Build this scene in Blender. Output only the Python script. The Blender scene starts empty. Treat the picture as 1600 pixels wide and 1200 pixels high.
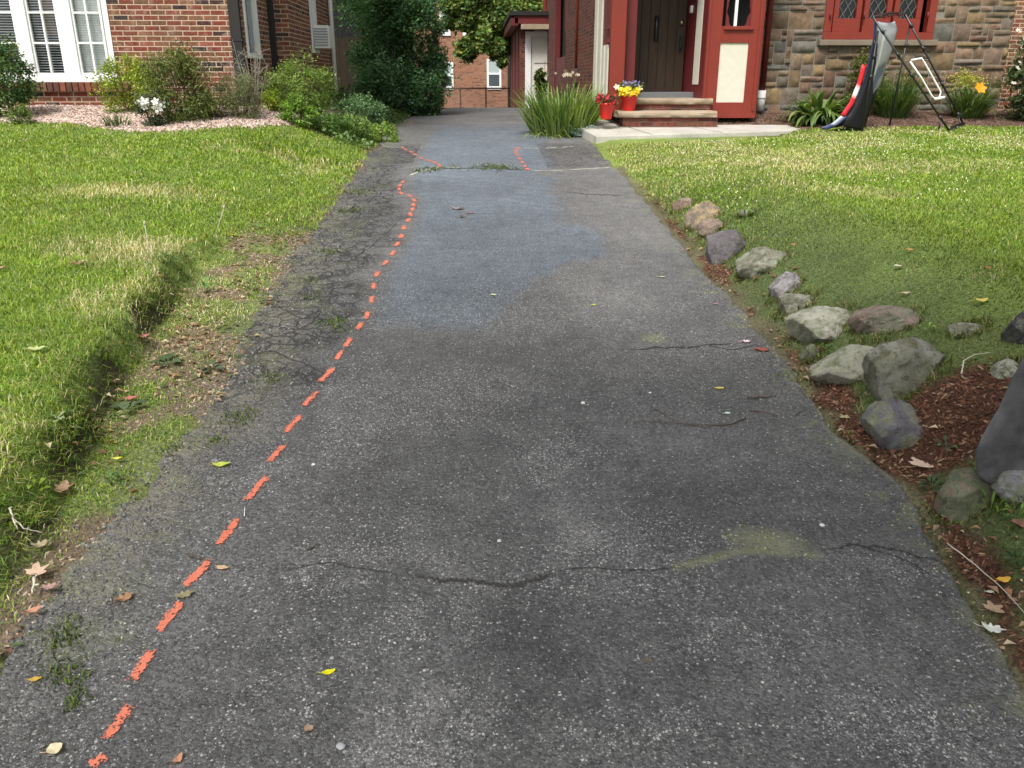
import bpy, bmesh, math, random
import numpy as np
from mathutils import Vector, Matrix

# ------------------------------------------------------------------ camera, light, exposure
SC = bpy.context.scene
C = SC.collection
R = math.radians
F = 1300.0                 # focal length in pixels of the 1600 px wide photograph
PITCH = math.atan(475 / F)
YAW = R(2.2)
EYE = 1.62
cam_d = bpy.data.cameras.new("camera")
cam = bpy.data.objects.new("camera", cam_d); C.objects.link(cam)
cam.location = (0, 0, EYE)
cam.rotation_euler = (math.pi / 2 - PITCH, 0, -YAW)
cam_d.lens = 36 * F / 1600; cam_d.sensor_width = 36; cam_d.clip_start = .05; cam_d.clip_end = 2000
SC.camera = cam
SC.view_settings.view_transform = 'Standard'; SC.view_settings.look = 'None'
SC.view_settings.gamma = 1; SC.view_settings.exposure = 0.75
SC.view_settings.use_curve_mapping = False
SC.cycles.max_bounces = 6; SC.cycles.transparent_max_bounces = 8
SC.cycles.use_denoising = True

SUN_EL, SUN_AZ = R(56), R(205)      # azimuth from +Y clockwise: behind the camera, a little left
W = bpy.data.worlds.new("World"); SC.world = W; W.use_nodes = True
wn = W.node_tree; wn.nodes.clear()
sky = wn.nodes.new('ShaderNodeTexSky'); sky.sky_type = 'NISHITA'; sky.sun_disc = False
sky.sun_elevation = SUN_EL; sky.sun_rotation = SUN_AZ; sky.air_density = 1; sky.dust_density = 4
hs = wn.nodes.new('ShaderNodeHueSaturation'); hs.inputs['Saturation'].default_value = .22
bg = wn.nodes.new('ShaderNodeBackground'); bg.inputs[1].default_value = .125
wo = wn.nodes.new('ShaderNodeOutputWorld')
wn.links.new(sky.outputs[0], hs.inputs['Color']); wn.links.new(hs.outputs[0], bg.inputs[0]); wn.links.new(bg.outputs[0], wo.inputs[0])
sun_d = bpy.data.lights.new("sun", 'SUN'); sun_d.energy = 2.3; sun_d.angle = R(14); sun_d.color = (1, .955, .88)
sun = bpy.data.objects.new("sun", sun_d); C.objects.link(sun)
sdir = Vector((math.sin(SUN_AZ) * math.cos(SUN_EL), math.cos(SUN_AZ) * math.cos(SUN_EL), math.sin(SUN_EL)))
sun.rotation_euler = sdir.to_track_quat('Z', 'Y').to_euler()

rng = np.random.default_rng(7)
random.seed(7)

# ------------------------------------------------------------------ pixel -> world
FW = np.array([math.sin(YAW) * math.cos(PITCH), math.cos(YAW) * math.cos(PITCH), -math.sin(PITCH)])
UP = np.array([math.sin(YAW) * math.sin(PITCH), math.cos(YAW) * math.sin(PITCH), math.cos(PITCH)])
RT = np.array([math.cos(YAW), -math.sin(YAW), 0.])
def ray(px, py): return FW * F + RT * (px - 800) + UP * (600 - py)
def P(px, py, Y):
    d = ray(px, py); t = Y / d[1]
    return Vector((d[0] * t, Y, EYE + d[2] * t))
def PX(px, py, X):
    d = ray(px, py); t = X / d[0]
    return Vector((X, d[1] * t, EYE + d[2] * t))
def S(p):   # metres per photo pixel at a point
    v = np.array([p[0], p[1], p[2] - EYE]); return float(v @ FW) / F

# ------------------------------------------------------------------ noise
def _h(ix, iy, s):
    n = (ix.astype(np.int64) * 374761393 + iy.astype(np.int64) * 668265263 + s * 974634777) & 0xffffffff
    n = ((n ^ (n >> 13)) * 1274126177) & 0xffffffff
    return ((n ^ (n >> 16)) & 0xffff) / 65535.0
def vn(x, y, s=0):
    x = np.asarray(x, float); y = np.asarray(y, float)
    ix = np.floor(x); iy = np.floor(y); fx = x - ix; fy = y - iy
    fx = fx * fx * (3 - 2 * fx); fy = fy * fy * (3 - 2 * fy)
    a = _h(ix, iy, s); b = _h(ix + 1, iy, s); c = _h(ix, iy + 1, s); d = _h(ix + 1, iy + 1, s)
    return (a * (1 - fx) + b * fx) * (1 - fy) + (c * (1 - fx) + d * fx) * fy
def fbm(x, y, f=1., o=4, s=0):
    t = 0; a = .5; n = 0
    for i in range(o):
        t = t + a * vn(np.asarray(x) * f, np.asarray(y) * f, s + i); n += a; a *= .5; f *= 2.1
    return t / n
def sm(a, b, x):
    t = np.clip((np.asarray(x, float) - a) / (b - a), 0, 1); return t * t * (3 - 2 * t)

# ------------------------------------------------------------------ the lie of the land
_PY = [-30, -5, 0, 1.8, 3.7, 6, 9.4, 11, 13, 17, 24, 26, 32, 80, 600]
_PD = [3.4, 1.95, 1.62, 1.5, 1.34, 1.16, .90, .80, .72, .68, .72, .77, 1.7, 2.0, 2.0]
_fy = np.linspace(-30, 100, 2600); _fd = np.interp(_fy, _PY, _PD)
_k = np.hanning(61); _k /= _k.sum()
_fd = np.convolve(np.pad(_fd, 30, mode='edge'), _k, 'valid')
def zdrive(y): return EYE - np.interp(y, _fy, _fd)
def _hit(px, py, zf):
    d = ray(px, py); t = .0005; prev = 0
    ts = np.geomspace(.3 / F, 60 / F, 5000)
    X = d[0] * ts; Y = d[1] * ts; Z = EYE + d[2] * ts
    g = Z - zf(X, Y); i = int(np.argmax(g < 0))
    if not (g < 0).any(): i = len(ts) - 1
    a, b = ts[max(i - 1, 0)], ts[i]
    ga, gb = g[max(i - 1, 0)], g[i]; w = ga / (ga - gb) if ga != gb else 0
    t = a + (b - a) * w
    return Vector((d[0] * t, d[1] * t, EYE + d[2] * t))
def Dr(px, py): return _hit(px, py, lambda x, y: zdrive(y))
LE = [(-260, 1400), (0, 1040), (130, 872), (250, 740), (335, 640), (385, 560), (430, 470), (480, 385), (545, 290), (600, 215), (622, 196), (640, 184), (668, 175), (700, 170)]
REd = [(1800, 1420), (1600, 1075), (1535, 960), (1475, 850), (1400, 748), (1325, 690), (1252, 592), (1190, 520), (1110, 430), (1040, 350), (990, 290), (945, 245), (925, 222), (885, 202), (842, 193), (832, 184)]
_l = [Dr(*p) for p in LE]; _r = [Dr(*p) for p in REd]
def Xl(y): return np.interp(y, [-5] + [p.y for p in _l] + [60], [_l[0].x] + [p.x for p in _l] + [_l[-1].x - .4])
_rx = [p.x for p in _r]; _ry = [p.y for p in _r]
def Xr(y): return np.interp(y, [-5] + _ry + [_ry[-1] + 1, 22, 60], [_rx[0]] + _rx + [_rx[-1] + .3, 5, 5])
# the eroded turf ledge on the left
LG = [(-150, 1080), (0, 905), (70, 775), (125, 690), (185, 590), (235, 520), (300, 440), (372, 366)]
_g = [Dr(px, py) for px, py in LG]
def Lx(y): return np.interp(y, [p.y for p in _g] + [8, 60], [p.x + .06 for p in _g] + [float(Xl(8)) - .12, -40]) + .22 * (fbm(y, 3.3, 2.6, 5, 5) - .5)
def SLABZ(y): return EYE - .615 - .082 * (12.35 - y)
def GZ(x, y):
    x = np.asarray(x, float); y = np.asarray(y, float)
    d = zdrive(y)
    xl = Xl(y); xr = Xr(y)
    # left
    A = np.interp(y, [-5, 0, 3, 5, 6.2, 7, 9.5, 11.3, 13, 20, 24, 60], [.30, .26, .26, .23, .21, .22, .30, .46, .46, .3, .1, 0])
    lx = Lx(y); led = 1 - sm(5.4, 6.6, y)
    ragg = .14 * (fbm(x, y, 7, 4, 11) - .5)
    stepz = sm(0, np.interp(y, [0, 2.2, 3.2, 9], [.45, .26, .12, .12]), lx - x + ragg) * (.55 + .45 * led)
    soft = sm(0, 1.5, xl - x)
    tl = A * (led * (.72 * stepz + .28 * sm(0, 1.2, lx - x)) + (1 - led) * soft)
    strip = .02 * sm(0, .25, xl - x)
    L = np.where(x < xl, tl + strip, 0)
    # right
    B = np.interp(y, [-5, 0, 2, 4, 6, 8, 10, 12, 14, 20, 60], [.62, .56, .52, .46, .34, .24, .13, .14, .30, .12, 0])
    dr = x - xr
    rr = .45 * sm(0, .38, dr) + .55 * sm(.2, 1.05, dr)
    rr = np.where(y > 20, rr * 0, rr)
    Rr = np.where(x > xr, B * rr + .10 * B * sm(1, 6, dr), 0)
    out = np.where(x < xl, L, np.where(x > xr, Rr, -.03))
    # the bed of the concrete walk
    e = np.interp(x, [1.0, 1.6, 4.0, 4.6], [12.5, 10.75, 11.35, 12.3])
    pm = sm(-.12, .05, y - e) * (1 - sm(12.2, 12.6, y)) * (x > 1.05) * (x < 4.5)
    lim = SLABZ(y) - .05 - d
    near = sm(-.9, -.1, y - e) * (1 - sm(12.3, 12.8, y)) * (x > 1.0) * (1 - sm(4.2, 5.2, x)) * (x > xr)
    out = out * (1 - near) + np.minimum(out, lim + .045) * near
    out = np.where(pm > .3, np.minimum(out, lim), out)
    bump = .03 * (fbm(x, y, 1.3, 3, 2) - .5) * np.minimum(1, np.maximum(np.maximum(xl - x, x - xr), 0) * 2)
    return d + out + bump - .004
def Gd(px, py): return _hit(px, py, GZ)
def gz(x, y): return float(GZ(x, y))

# ------------------------------------------------------------------ mesh helpers
def hx(h, k=1.):
    h = h.lstrip('#'); o = []
    for i in (0, 2, 4):
        c = int(h[i:i + 2], 16) / 255; o.append((c / 12.92 if c <= .04045 else ((c + .055) / 1.055) ** 2.4) * k)
    return tuple(o)
def link(name, me, mat, parent=None, smooth=False):
    o = bpy.data.objects.new(name, me); C.objects.link(o)
    if mat: me.materials.append(mat)
    if parent: o.parent = parent; o.matrix_parent_inverse = Matrix.Translation(-parent_loc(parent))
    if smooth: me.polygons.foreach_set('use_smooth', [True] * len(me.polygons))
    return o
def parent_loc(p):
    v = Vector(p.location)
    while p.parent: break
    return v
def arr(name, V, Fc, mat, parent=None, col=None, smooth=False):
    V = np.asarray(V, np.float32); Fc = np.asarray(Fc, np.int32)
    me = bpy.data.meshes.new(name)
    n, k = Fc.shape
    me.vertices.add(len(V)); me.vertices.foreach_set('co', V.ravel())
    me.loops.add(n * k); me.loops.foreach_set('vertex_index', Fc.ravel())
    me.polygons.add(n); me.polygons.foreach_set('loop_start', np.arange(0, n * k, k, dtype=np.int32))
    me.polygons.foreach_set('loop_total', np.full(n, k, np.int32))
    if col is not None:
        a = me.attributes.new('col', 'FLOAT_COLOR', 'POINT')
        cc = np.ones((len(V), 4), np.float32); cc[:, :3] = col; a.data.foreach_set('color', cc.ravel())
    me.update(); me.validate()
    return link(name, me, mat, parent, smooth)
class MB:
    def __init__(s): s.v = []; s.f = []; s.c = []
    def add(s, vs, fs, col=None):
        b = len(s.v); s.v += [tuple(v) for v in vs]; s.f += [tuple(i + b for i in f) for f in fs]
        s.c += [col or (1, 1, 1)] * len(vs); return s
    def box(s, x0, x1, y0, y1, z0, z1, col=None):
        x0, x1 = min(x0, x1), max(x0, x1); y0, y1 = min(y0, y1), max(y0, y1); z0, z1 = min(z0, z1), max(z0, z1)
        vs = [(x, y, z) for z in (z0, z1) for y in (y0, y1) for x in (x0, x1)]
        return s.add(vs, [(0, 2, 3, 1), (4, 5, 7, 6), (0, 1, 5, 4), (1, 3, 7, 5), (3, 2, 6, 7), (2, 0, 4, 6)], col)
    def tube(s, pts, r, n=8, col=None, r1=None, cap=True):
        pts = [Vector(p) for p in pts]; m = len(pts); vs = []; fs = []
        up = Vector((0, 0, 1)); prev = None
        for i, p in enumerate(pts):
            t = (pts[min(i + 1, m - 1)] - pts[max(i - 1, 0)]).normalized()
            a = t.cross(up if abs(t.z) < .95 else Vector((1, 0, 0))) if prev is None else (prev - t * prev.dot(t))
            a.normalize(); prev = a; b = t.cross(a)
            rr = r if r1 is None else r + (r1 - r) * i / (m - 1)
            for k in range(n):
                th = 2 * math.pi * k / n; vs.append(p + (a * math.cos(th) + b * math.sin(th)) * rr)
        for i in range(m - 1):
            for k in range(n):
                k2 = (k + 1) % n; fs.append((i * n + k, i * n + k2, (i + 1) * n + k2, (i + 1) * n + k))
        if cap: fs += [tuple(range(n))[::-1], tuple((m - 1) * n + k for k in range(n))]
        return s.add(vs, fs, col)
    def lathe(s, c, prof, n=24, col=None, cap=True):
        vs = []; fs = []; m = len(prof)
        for r, z in prof:
            for k in range(n):
                th = 2 * math.pi * k / n; vs.append((c[0] + r * math.cos(th), c[1] + r * math.sin(th), c[2] + z))
        for i in range(m - 1):
            for k in range(n):
                k2 = (k + 1) % n; fs.append((i * n + k, i * n + k2, (i + 1) * n + k2, (i + 1) * n + k))
        if cap: fs += [tuple(range(n))[::-1], tuple((m - 1) * n + k for k in range(n))]
        return s.add(vs, fs, col)
    def prism(s, poly, vec, col=None):       # poly: 3-D loop, extruded by vec
        n = len(poly); vec = Vector(vec); vs = [Vector(p) for p in poly] + [Vector(p) + vec for p in poly]
        fs = [tuple(range(n))[::-1], tuple(range(n, 2 * n))] + [(i, (i + 1) % n, n + (i + 1) % n, n + i) for i in range(n)]
        return s.add(vs, fs, col)
    def build(s, name, mat, parent=None, smooth=False, bevel=0):
        me = bpy.data.meshes.new(name); me.from_pydata(s.v, [], s.f); 
        a = me.attributes.new('col', 'FLOAT_COLOR', 'POINT')
        cc = np.ones((len(s.v), 4), np.float32); cc[:, :3] = s.c; a.data.foreach_set('color', cc.ravel())
        bm = bmesh.new(); bm.from_mesh(me); bmesh.ops.recalc_face_normals(bm, faces=bm.faces)
        if bevel: bmesh.ops.bevel(bm, geom=list(bm.edges), offset=bevel, segments=2, affect='EDGES', profile=.6)
        bm.to_mesh(me); bm.free()
        return link(name, me, mat, parent, smooth)
def thing(name, label, cat, loc, group=None):
    o = bpy.data.objects.new(name, None); C.objects.link(o); o.location = loc; o.empty_display_size = .1
    return tag(o, label, cat, group)
def tag(o, label, cat, group=None, kind=None):
    o['label'] = label; o['category'] = cat
    if group: o['group'] = group
    if kind: o['kind'] = kind
    return o

# ------------------------------------------------------------------ materials
class NT:
    def __init__(s, name):
        s.m = bpy.data.materials.new(name); s.m.use_nodes = True; s.t = s.m.node_tree; s.t.nodes.clear()
        s.out = s.n('ShaderNodeOutputMaterial')
    def n(s, t, **k):
        x = s.t.nodes.new(t)
        for a, b in k.items(): setattr(x, a, b)
        return x
    def set(s, sock, v):
        if isinstance(v, bpy.types.NodeSocket): s.t.links.new(v, sock)
        elif v is not None:
            if sock.type == 'RGBA' and len(v) == 3: v = tuple(v) + (1,)
            sock.default_value = v
    def math(s, op, a, b=None, c=None, clamp=False):
        x = s.n('ShaderNodeMath', operation=op, use_clamp=clamp); s.set(x.inputs[0], a)
        if b is not None: s.set(x.inputs[1], b)
        if c is not None: s.set(x.inputs[2], c)
        return x.outputs[0]
    def mix(s, f, a, b, mode='MIX'):
        x = s.n('ShaderNodeMix', data_type='RGBA', blend_type=mode); x.clamp_factor = True
        s.set(x.inputs[0], f); s.set(x.inputs[6], a); s.set(x.inputs[7], b); return x.outputs[2]
    def ss(s, v, a, b, lo=0., hi=1.):
        x = s.n('ShaderNodeMapRange', interpolation_type='SMOOTHSTEP'); s.set(x.inputs[0], v)
        for i, q in enumerate((a, b, lo, hi)): s.set(x.inputs[i + 1], q)
        return x.outputs[0]
    def noise(s, co, sc, det=3, rough=.55, dist=0):
        x = s.n('ShaderNodeTexNoise'); s.set(x.inputs['Vector'], co); x.inputs['Scale'].default_value = sc
        x.inputs['Detail'].default_value = det; x.inputs['Roughness'].default_value = rough; x.inputs['Distortion'].default_value = dist
        return x.outputs[0]
    def voro(s, co, sc, feat='F1'):
        x = s.n('ShaderNodeTexVoronoi', feature=feat); s.set(x.inputs['Vector'], co); x.inputs['Scale'].default_value = sc
        return x
    def ramp(s, f, stops, interp='LINEAR'):
        x = s.n('ShaderNodeValToRGB'); x.color_ramp.interpolation = interp; e = x.color_ramp.elements
        while len(e) < len(stops): e.new(.5)
        for q, (p, c) in zip(e, stops): q.position = p; q.color = tuple(c) + (1,)
        s.set(x.inputs[0], f); return x.outputs[0]
    def attr(s, nm): x = s.n('ShaderNodeAttribute', attribute_name=nm); return x
    def obj(s): return s.n('ShaderNodeTexCoord').outputs['Object']
    def bump(s, h, st=.5, d=.01, nrm=None):
        x = s.n('ShaderNodeBump'); x.inputs['Strength'].default_value = st; x.inputs['Distance'].default_value = d
        s.set(x.inputs['Height'], h)
        if nrm is not None: s.set(x.inputs['Normal'], nrm)
        return x.outputs[0]
    def bsdf(s, col, rough=.7, nrm=None, metal=0, spec=.4, **k):
        x = s.n('ShaderNodeBsdfPrincipled'); s.set(x.inputs['Base Color'], col); s.set(x.inputs['Roughness'], rough)
        x.inputs['Metallic'].default_value = metal; x.inputs['Specular IOR Level'].default_value = spec
        if nrm is not None: s.set(x.inputs['Normal'], nrm)
        for a, b in k.items(): s.set(x.inputs[a.replace('_', ' ')], b)
        return x.outputs[0]
    def fin(s, sh): s.t.links.new(sh, s.out.inputs[0]); return s.m

def m_plain(name, col, rough=.6, var=.12, sc=6, bump=.15, metal=0, spec=.4, bsc=40, grime=0.):
    t = NT(name); co = t.obj(); a = t.noise(co, sc, 4); 
    c = t.mix(a, tuple(q * (1 - var) for q in col), tuple(min(1, q * (1 + var)) for q in col))
    if grime: c = t.mix(t.math('MULTIPLY', t.ss(t.noise(co, 2.3, 6, .7), .5, .75), grime), c, tuple(q * .45 for q in col))
    return t.fin(t.bsdf(c, rough, t.bump(t.noise(co, bsc, 3), bump, .003), metal, spec))
def m_leaf(name, trans=.35, rough=.5, spec=.35):
    t = NT(name); c = t.attr('col').outputs['Color']
    p = t.bsdf(c, rough, None, 0, spec); tr = t.n('ShaderNodeBsdfTranslucent')
    t.set(tr.inputs[0], t.mix(1, c, (1.15, 1.1, .45), 'MULTIPLY'))
    x = t.n('ShaderNodeMixShader'); x.inputs[0].default_value = trans
    t.t.links.new(p, x.inputs[1]); t.t.links.new(tr.outputs[0], x.inputs[2]); return t.fin(x.outputs[0])
def m_col(name, rough=.8, bump=.4, bsc=30, var=.3, sc=12, spec=.3):
    t = NT(name); co = t.obj(); c = t.attr('col').outputs['Color']
    n = t.noise(co, sc, 5, .65)
    c = t.mix(1, c, t.ramp(n, [(.25, (1 - var,) * 3), (.75, (1 + var,) * 3)]), 'MULTIPLY')
    if name == 'rock':
        c = t.mix(t.math('MULTIPLY', t.ss(t.noise(co, 55, 5, .8), .56, .66), .6), c, (.36, .37, .30)); c = t.mix(t.math('MULTIPLY', t.ss(t.noise(co, 24, 6, .8), .54, .66), .7), c, (.055, .06, .035))
        c = t.mix(t.ss(t.noise(co, 90, 4, .8), .40, .34), c, (.04, .04, .035))
        return t.fin(t.bsdf(c, .92, t.bump(t.noise(co, 18, 9, .78), 1, .035), 0, spec))
    return t.fin(t.bsdf(c, rough, t.bump(t.noise(co, bsc, 5, .7), bump, .01), 0, spec))
def m_brick(name, stops, mortar, bw=.182, bh=.0592, mo=.0105, rough=.85, dirt=.25):
    t = NT(name); co = t.obj()
    geo = t.n('ShaderNodeNewGeometry'); sx = t.n('ShaderNodeSeparateXYZ'); t.set(sx.inputs[0], co)
    sn = t.n('ShaderNodeSeparateXYZ'); t.set(sn.inputs[0], geo.outputs['True Normal'])
    side = t.math('GREATER_THAN', t.math('ABSOLUTE', sn.outputs[0]), .7)
    wob = t.math('MULTIPLY', t.math('SUBTRACT', t.noise(co, 14, 2), .5), .010)
    u = t.math('ADD', t.math('ADD', t.math('MULTIPLY', sx.outputs[0], t.math('SUBTRACT', 1, side)), t.math('MULTIPLY', t.math('ADD', sx.outputs[1], .37), side)), wob)
    v = t.math('ADD', sx.outputs[2], t.math('MULTIPLY', wob, .6))
    vv = t.math('DIVIDE', v, bh); row = t.math('FLOOR', vv)
    uu = t.math('ADD', t.math('DIVIDE', u, bw), t.math('MULTIPLY', t.math('MODULO', t.math('ABSOLUTE', row), 2), .5)); cl = t.math('FLOOR', uu)
    fu = t.math('MULTIPLY', t.math('ABSOLUTE', t.math('SUBTRACT', t.math('FRACT', uu), .5)), bw)
    fv = t.math('MULTIPLY', t.math('ABSOLUTE', t.math('SUBTRACT', t.math('FRACT', vv), .5)), bh)
    eu = t.ss(fu, bw / 2 - mo / 2 - .003, bw / 2 - mo / 2 + .001); ev = t.ss(fv, bh / 2 - mo / 2 - .003, bh / 2 - mo / 2 + .001)
    mm = t.math('MAXIMUM', eu, ev)
    cx = t.n('ShaderNodeCombineXYZ'); t.set(cx.inputs[0], cl); t.set(cx.inputs[1], row)
    wnn = t.n('ShaderNodeTexWhiteNoise', noise_dimensions='2D'); t.set(wnn.inputs['Vector'], cx.outputs[0])
    bc = t.ramp(wnn.outputs[0], [(a_, tuple(q * .84 for q in c_)) for a_, c_ in stops], 'LINEAR')
    bc = t.mix(1, bc, t.ramp(t.noise(co, 22, 6, .8), [(.3, (.5,) * 3), (.7, (1.5,) * 3)]), 'MULTIPLY'); bc = t.mix(t.ss(t.noise(co, 8, 4, .7), .5, .72), bc, t.mix(.5, bc, tuple(q * .8 for q in mortar)))
    mc = t.mix(t.noise(co, 9, 3), tuple(q * .75 for q in mortar), tuple(q * 1.15 for q in mortar))
    c = t.mix(mm, bc, mc)
    c = t.mix(t.math('MULTIPLY', t.ss(t.noise(co, 1.4, 5, .7), .45, .75), dirt), c, (.09, .075, .06))
    h = t.math('ADD', t.math('MULTIPLY', t.math('SUBTRACT', 1, mm), 1.), t.math('MULTIPLY', t.noise(co, 70, 4, .7), .5))
    return t.fin(t.bsdf(c, rough, t.bump(h, .7, .008), 0, .25))

M = {}
M['leaf'] = m_leaf('foliage'); M['grass'] = m_leaf('grass_blade', .3, .55); M['petal'] = m_leaf('petal', .3, .5)
M['bark'] = m_plain('bark', (.075, .055, .04), .9, .4, 20, .8, bsc=25)
M['red'] = m_plain('red_paint', hx('#7d2f24'), .5, .12, 5, .25, bsc=30, grime=.25)
M['darkred'] = m_plain('dark_red_paint', hx('#642426'), .5, .15, 5, .25, grime=.3)
M['white'] = m_plain('white_paint', (.78, .79, .78), .45, .05, 4, .08, grime=.08)
M['cream'] = m_plain('cream_stucco', (.60, .58, .49), .9, .1, 14, .9, bsc=22, grime=.1)
M['downspout'] = m_plain('dark_metal', (.016, .015, .014), .65, .25, 5, .1)
M['black'] = m_plain('black_tube', (.02, .02, .022), .35, .2, 8, .05, spec=.5)
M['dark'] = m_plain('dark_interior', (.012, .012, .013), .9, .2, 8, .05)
M['wood'] = m_plain('board_wood', (.03, .02, .012), .85, .4, 9, .6)
M['stone_step'] = m_plain('sandstone', (.34, .265, .19), .9, .25, 7, .9, bsc=18, grime=.5)
M['sill'] = m_plain('sill_stone', (.20, .16, .12), .9, .25, 7, .9, bsc=18, grime=.5)
M['pot'] = m_plain('red_glaze', (.62, .02, .015), .35, .12, 6, .08)
M['soil'] = m_plain('soil', (.05, .035, .025), .95, .4, 30, 1)
M['rock'] = m_col('rock', .85, .9, 28, .35, 11)
M['stone'] = m_col('wall_stone', .9, .9, 30, .38, 14)
M['mortar'] = m_plain('mortar', (.22, .2, .17), .95, .2, 8, .6)
M['litter'] = m_col('litter', .85, .2, 60, .15, 30)
M['matte'] = m_col('painted', .45, .05, 40, .06, 6)
M['brick1'] = m_brick('brick_mixed', [(0, hx('#3a3638')), (.09, hx('#43302f')), (.17, hx('#7c4436')), (.35, hx('#804236')), (.5, hx('#7a5440')), (.65, hx('#8b5a44')), (.8, hx('#765640')), (.92, hx('#6a4636')), (1, hx('#98584a'))], hx('#bda48f'))
M['brick2'] = m_brick('brick_dark_red', [(0, hx('#3e2a26')), (.3, hx('#6a3630')), (.6, hx('#7c3a34')), (.85, hx('#6d4c3c')), (1, hx('#84463c'))], hx('#6f5a4c'))
M['brick3'] = m_brick('brick_orange', [(0, hx('#5f4438')), (.3, hx('#946048')), (.6, hx('#a5735a')), (1, hx('#9a6448'))], hx('#a58a76'), dirt=.1)
def m_glass():
    t = NT('window_glass'); g = t.n('ShaderNodeBsdfGlossy'); g.inputs['Roughness'].default_value = .04; g.inputs[0].default_value = (.9, .95, 1, 1)
    tr = t.n('ShaderNodeBsdfTransparent'); tr.inputs[0].default_value = (.97, .98, .98, 1)
    fr = t.n('ShaderNodeFresnel'); fr.inputs[0].default_value = 1.5
    x = t.n('ShaderNodeMixShader'); t.set(x.inputs[0], t.math('MULTIPLY', fr.outputs[0], .8)); t.t.links.new(tr.outputs[0], x.inputs[1]); t.t.links.new(g.outputs[0], x.inputs[2])
    return t.fin(x.outputs[0])
M['glass'] = m_glass()
def m_door():
    t = NT('door_oak'); co = t.obj(); mp = t.n('ShaderNodeMapping'); t.set(mp.inputs[0], co); mp.inputs['Scale'].default_value = (14, 14, 1.2)
    n = t.noise(mp.outputs[0], 3, 6, .6, .6)
    return t.fin(t.bsdf(t.ramp(n, [(.3, (.022, .012, .006)), (.7, (.05, .026, .013))]), .5, t.bump(n, .3, .003), 0, .4))
M['door'] = m_door()
def m_asphalt():
    t = NT('asphalt'); co = t.obj(); mk = t.attr('mask').outputs['Color']; sp = t.n('ShaderNodeSeparateColor'); t.set(sp.inputs[0], mk)
    agg, crk, moss = sp.outputs[0], sp.outputs[1], sp.outputs[2]; dirt = t.attr('mask').outputs['Alpha']
    dn = t.n('ShaderNodeTexNoise'); dn.inputs['Scale'].default_value = 120; dn.inputs['Detail'].default_value = 3; t.set(dn.inputs['Vector'], co)
    dv = t.n('ShaderNodeVectorMath', operation='MULTIPLY_ADD'); t.set(dv.inputs[0], dn.outputs['Color']); dv.inputs[1].default_value = (.014, .014, .014); t.set(dv.inputs[2], co)
    va = t.voro(dv.outputs[0], 115); vb = t.voro(dv.outputs[0], 210); sa = t.n('ShaderNodeSeparateColor'); t.set(sa.inputs[0], va.outputs['Color'])
    sb = t.n('ShaderNodeSeparateColor'); t.set(sb.inputs[0], vb.outputs['Color'])
    big = t.noise(co, 1.1, 5, .6); mid = t.noise(co, 9, 4, .65)
    base = t.ramp(big, [(.3, (.080, .080, .081)), (.7, (.128, .127, .125))])
    base = t.mix(1, base, t.ramp(mid, [(.25, (.72,) * 3), (.75, (1.25,) * 3)]), 'MULTIPLY')
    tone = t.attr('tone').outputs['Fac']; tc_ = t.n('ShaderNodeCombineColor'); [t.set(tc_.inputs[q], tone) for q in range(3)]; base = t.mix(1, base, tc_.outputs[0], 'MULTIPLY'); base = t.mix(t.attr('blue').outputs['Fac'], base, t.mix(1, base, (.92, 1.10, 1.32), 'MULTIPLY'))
    base = t.mix(1, base, t.ramp(sa.outputs[1], [(0, (.6,) * 3), (1, (1.4,) * 3)]), 'MULTIPLY')
    th = t.math('SUBTRACT', .985, t.math('MULTIPLY', agg, .42))
    li = t.math('GREATER_THAN', sa.outputs[0], th)
    th2 = t.math('SUBTRACT', .975, t.math('MULTIPLY', agg, .3)); li2 = t.math('GREATER_THAN', sb.outputs[0], th2)
    core = t.ss(va.outputs['Distance'], .55, .25); core2 = t.ss(vb.outputs['Distance'], .55, .25)
    lc = t.ramp(sa.outputs[2], [(0, (.20, .195, .19)), (.7, (.38, .375, .37)), (1, (.55, .54, .52))])
    c = t.mix(t.math('MULTIPLY', li, core), base, lc); c = t.mix(t.math('MULTIPLY', t.math('MULTIPLY', li2, core2), .8), c, (.36, .355, .35))
    pit = t.ss(t.noise(co, 120, 3, .7), .42, .30); c = t.mix(t.math('MULTIPLY', pit, .7), c, (.02, .02, .02))
    # alligator cracks
    ds = t.n('ShaderNodeTexNoise'); ds.inputs['Scale'].default_value = 7; ds.inputs['Detail'].default_value = 4; t.set(ds.inputs['Vector'], co)
    av = t.n('ShaderNodeVectorMath', operation='MULTIPLY_ADD'); t.set(av.inputs[0], ds.outputs['Color']); av.inputs[1].default_value = (.14, .14, .14); t.set(av.inputs[2], co)
    e = t.voro(av.outputs[0], 8.5, 'DISTANCE_TO_EDGE').outputs['Distance']; e2 = t.voro(av.outputs[0], 19, 'DISTANCE_TO_EDGE').outputs['Distance']
    k1 = t.math('MULTIPLY', t.ss(e, .10, .03), crk); k2 = t.math('MULTIPLY', t.ss(e2, .12, .05), t.math('MULTIPLY', crk, t.ss(t.noise(co, 2.2, 3), .42, .55)))
    kk = t.math('MAXIMUM', k1, k2, clamp=True)
    grow = t.ss(t.noise(co, 4.5, 3), .52, .62)
    c = t.mix(t.math('MULTIPLY', kk, .85), c, t.mix(t.math('MULTIPLY', grow, crk), (.018, .017, .016), (.07, .08, .03)))
    mossf = t.math('MULTIPLY', moss, t.ss(t.noise(co, 45, 4, .8), .30, .52), clamp=True)
    c = t.mix(t.math('MULTIPLY', mossf, .6), c, t.mix(mid, (.17, .18, .085), (.30, .31, .17)))
    df = t.math('MULTIPLY', t.math('MULTIPLY', dirt, t.math('SUBTRACT', 1, t.math('MULTIPLY', kk, .85))), t.ss(t.noise(co, 22, 5, .75), .36, .6), clamp=True)
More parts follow.
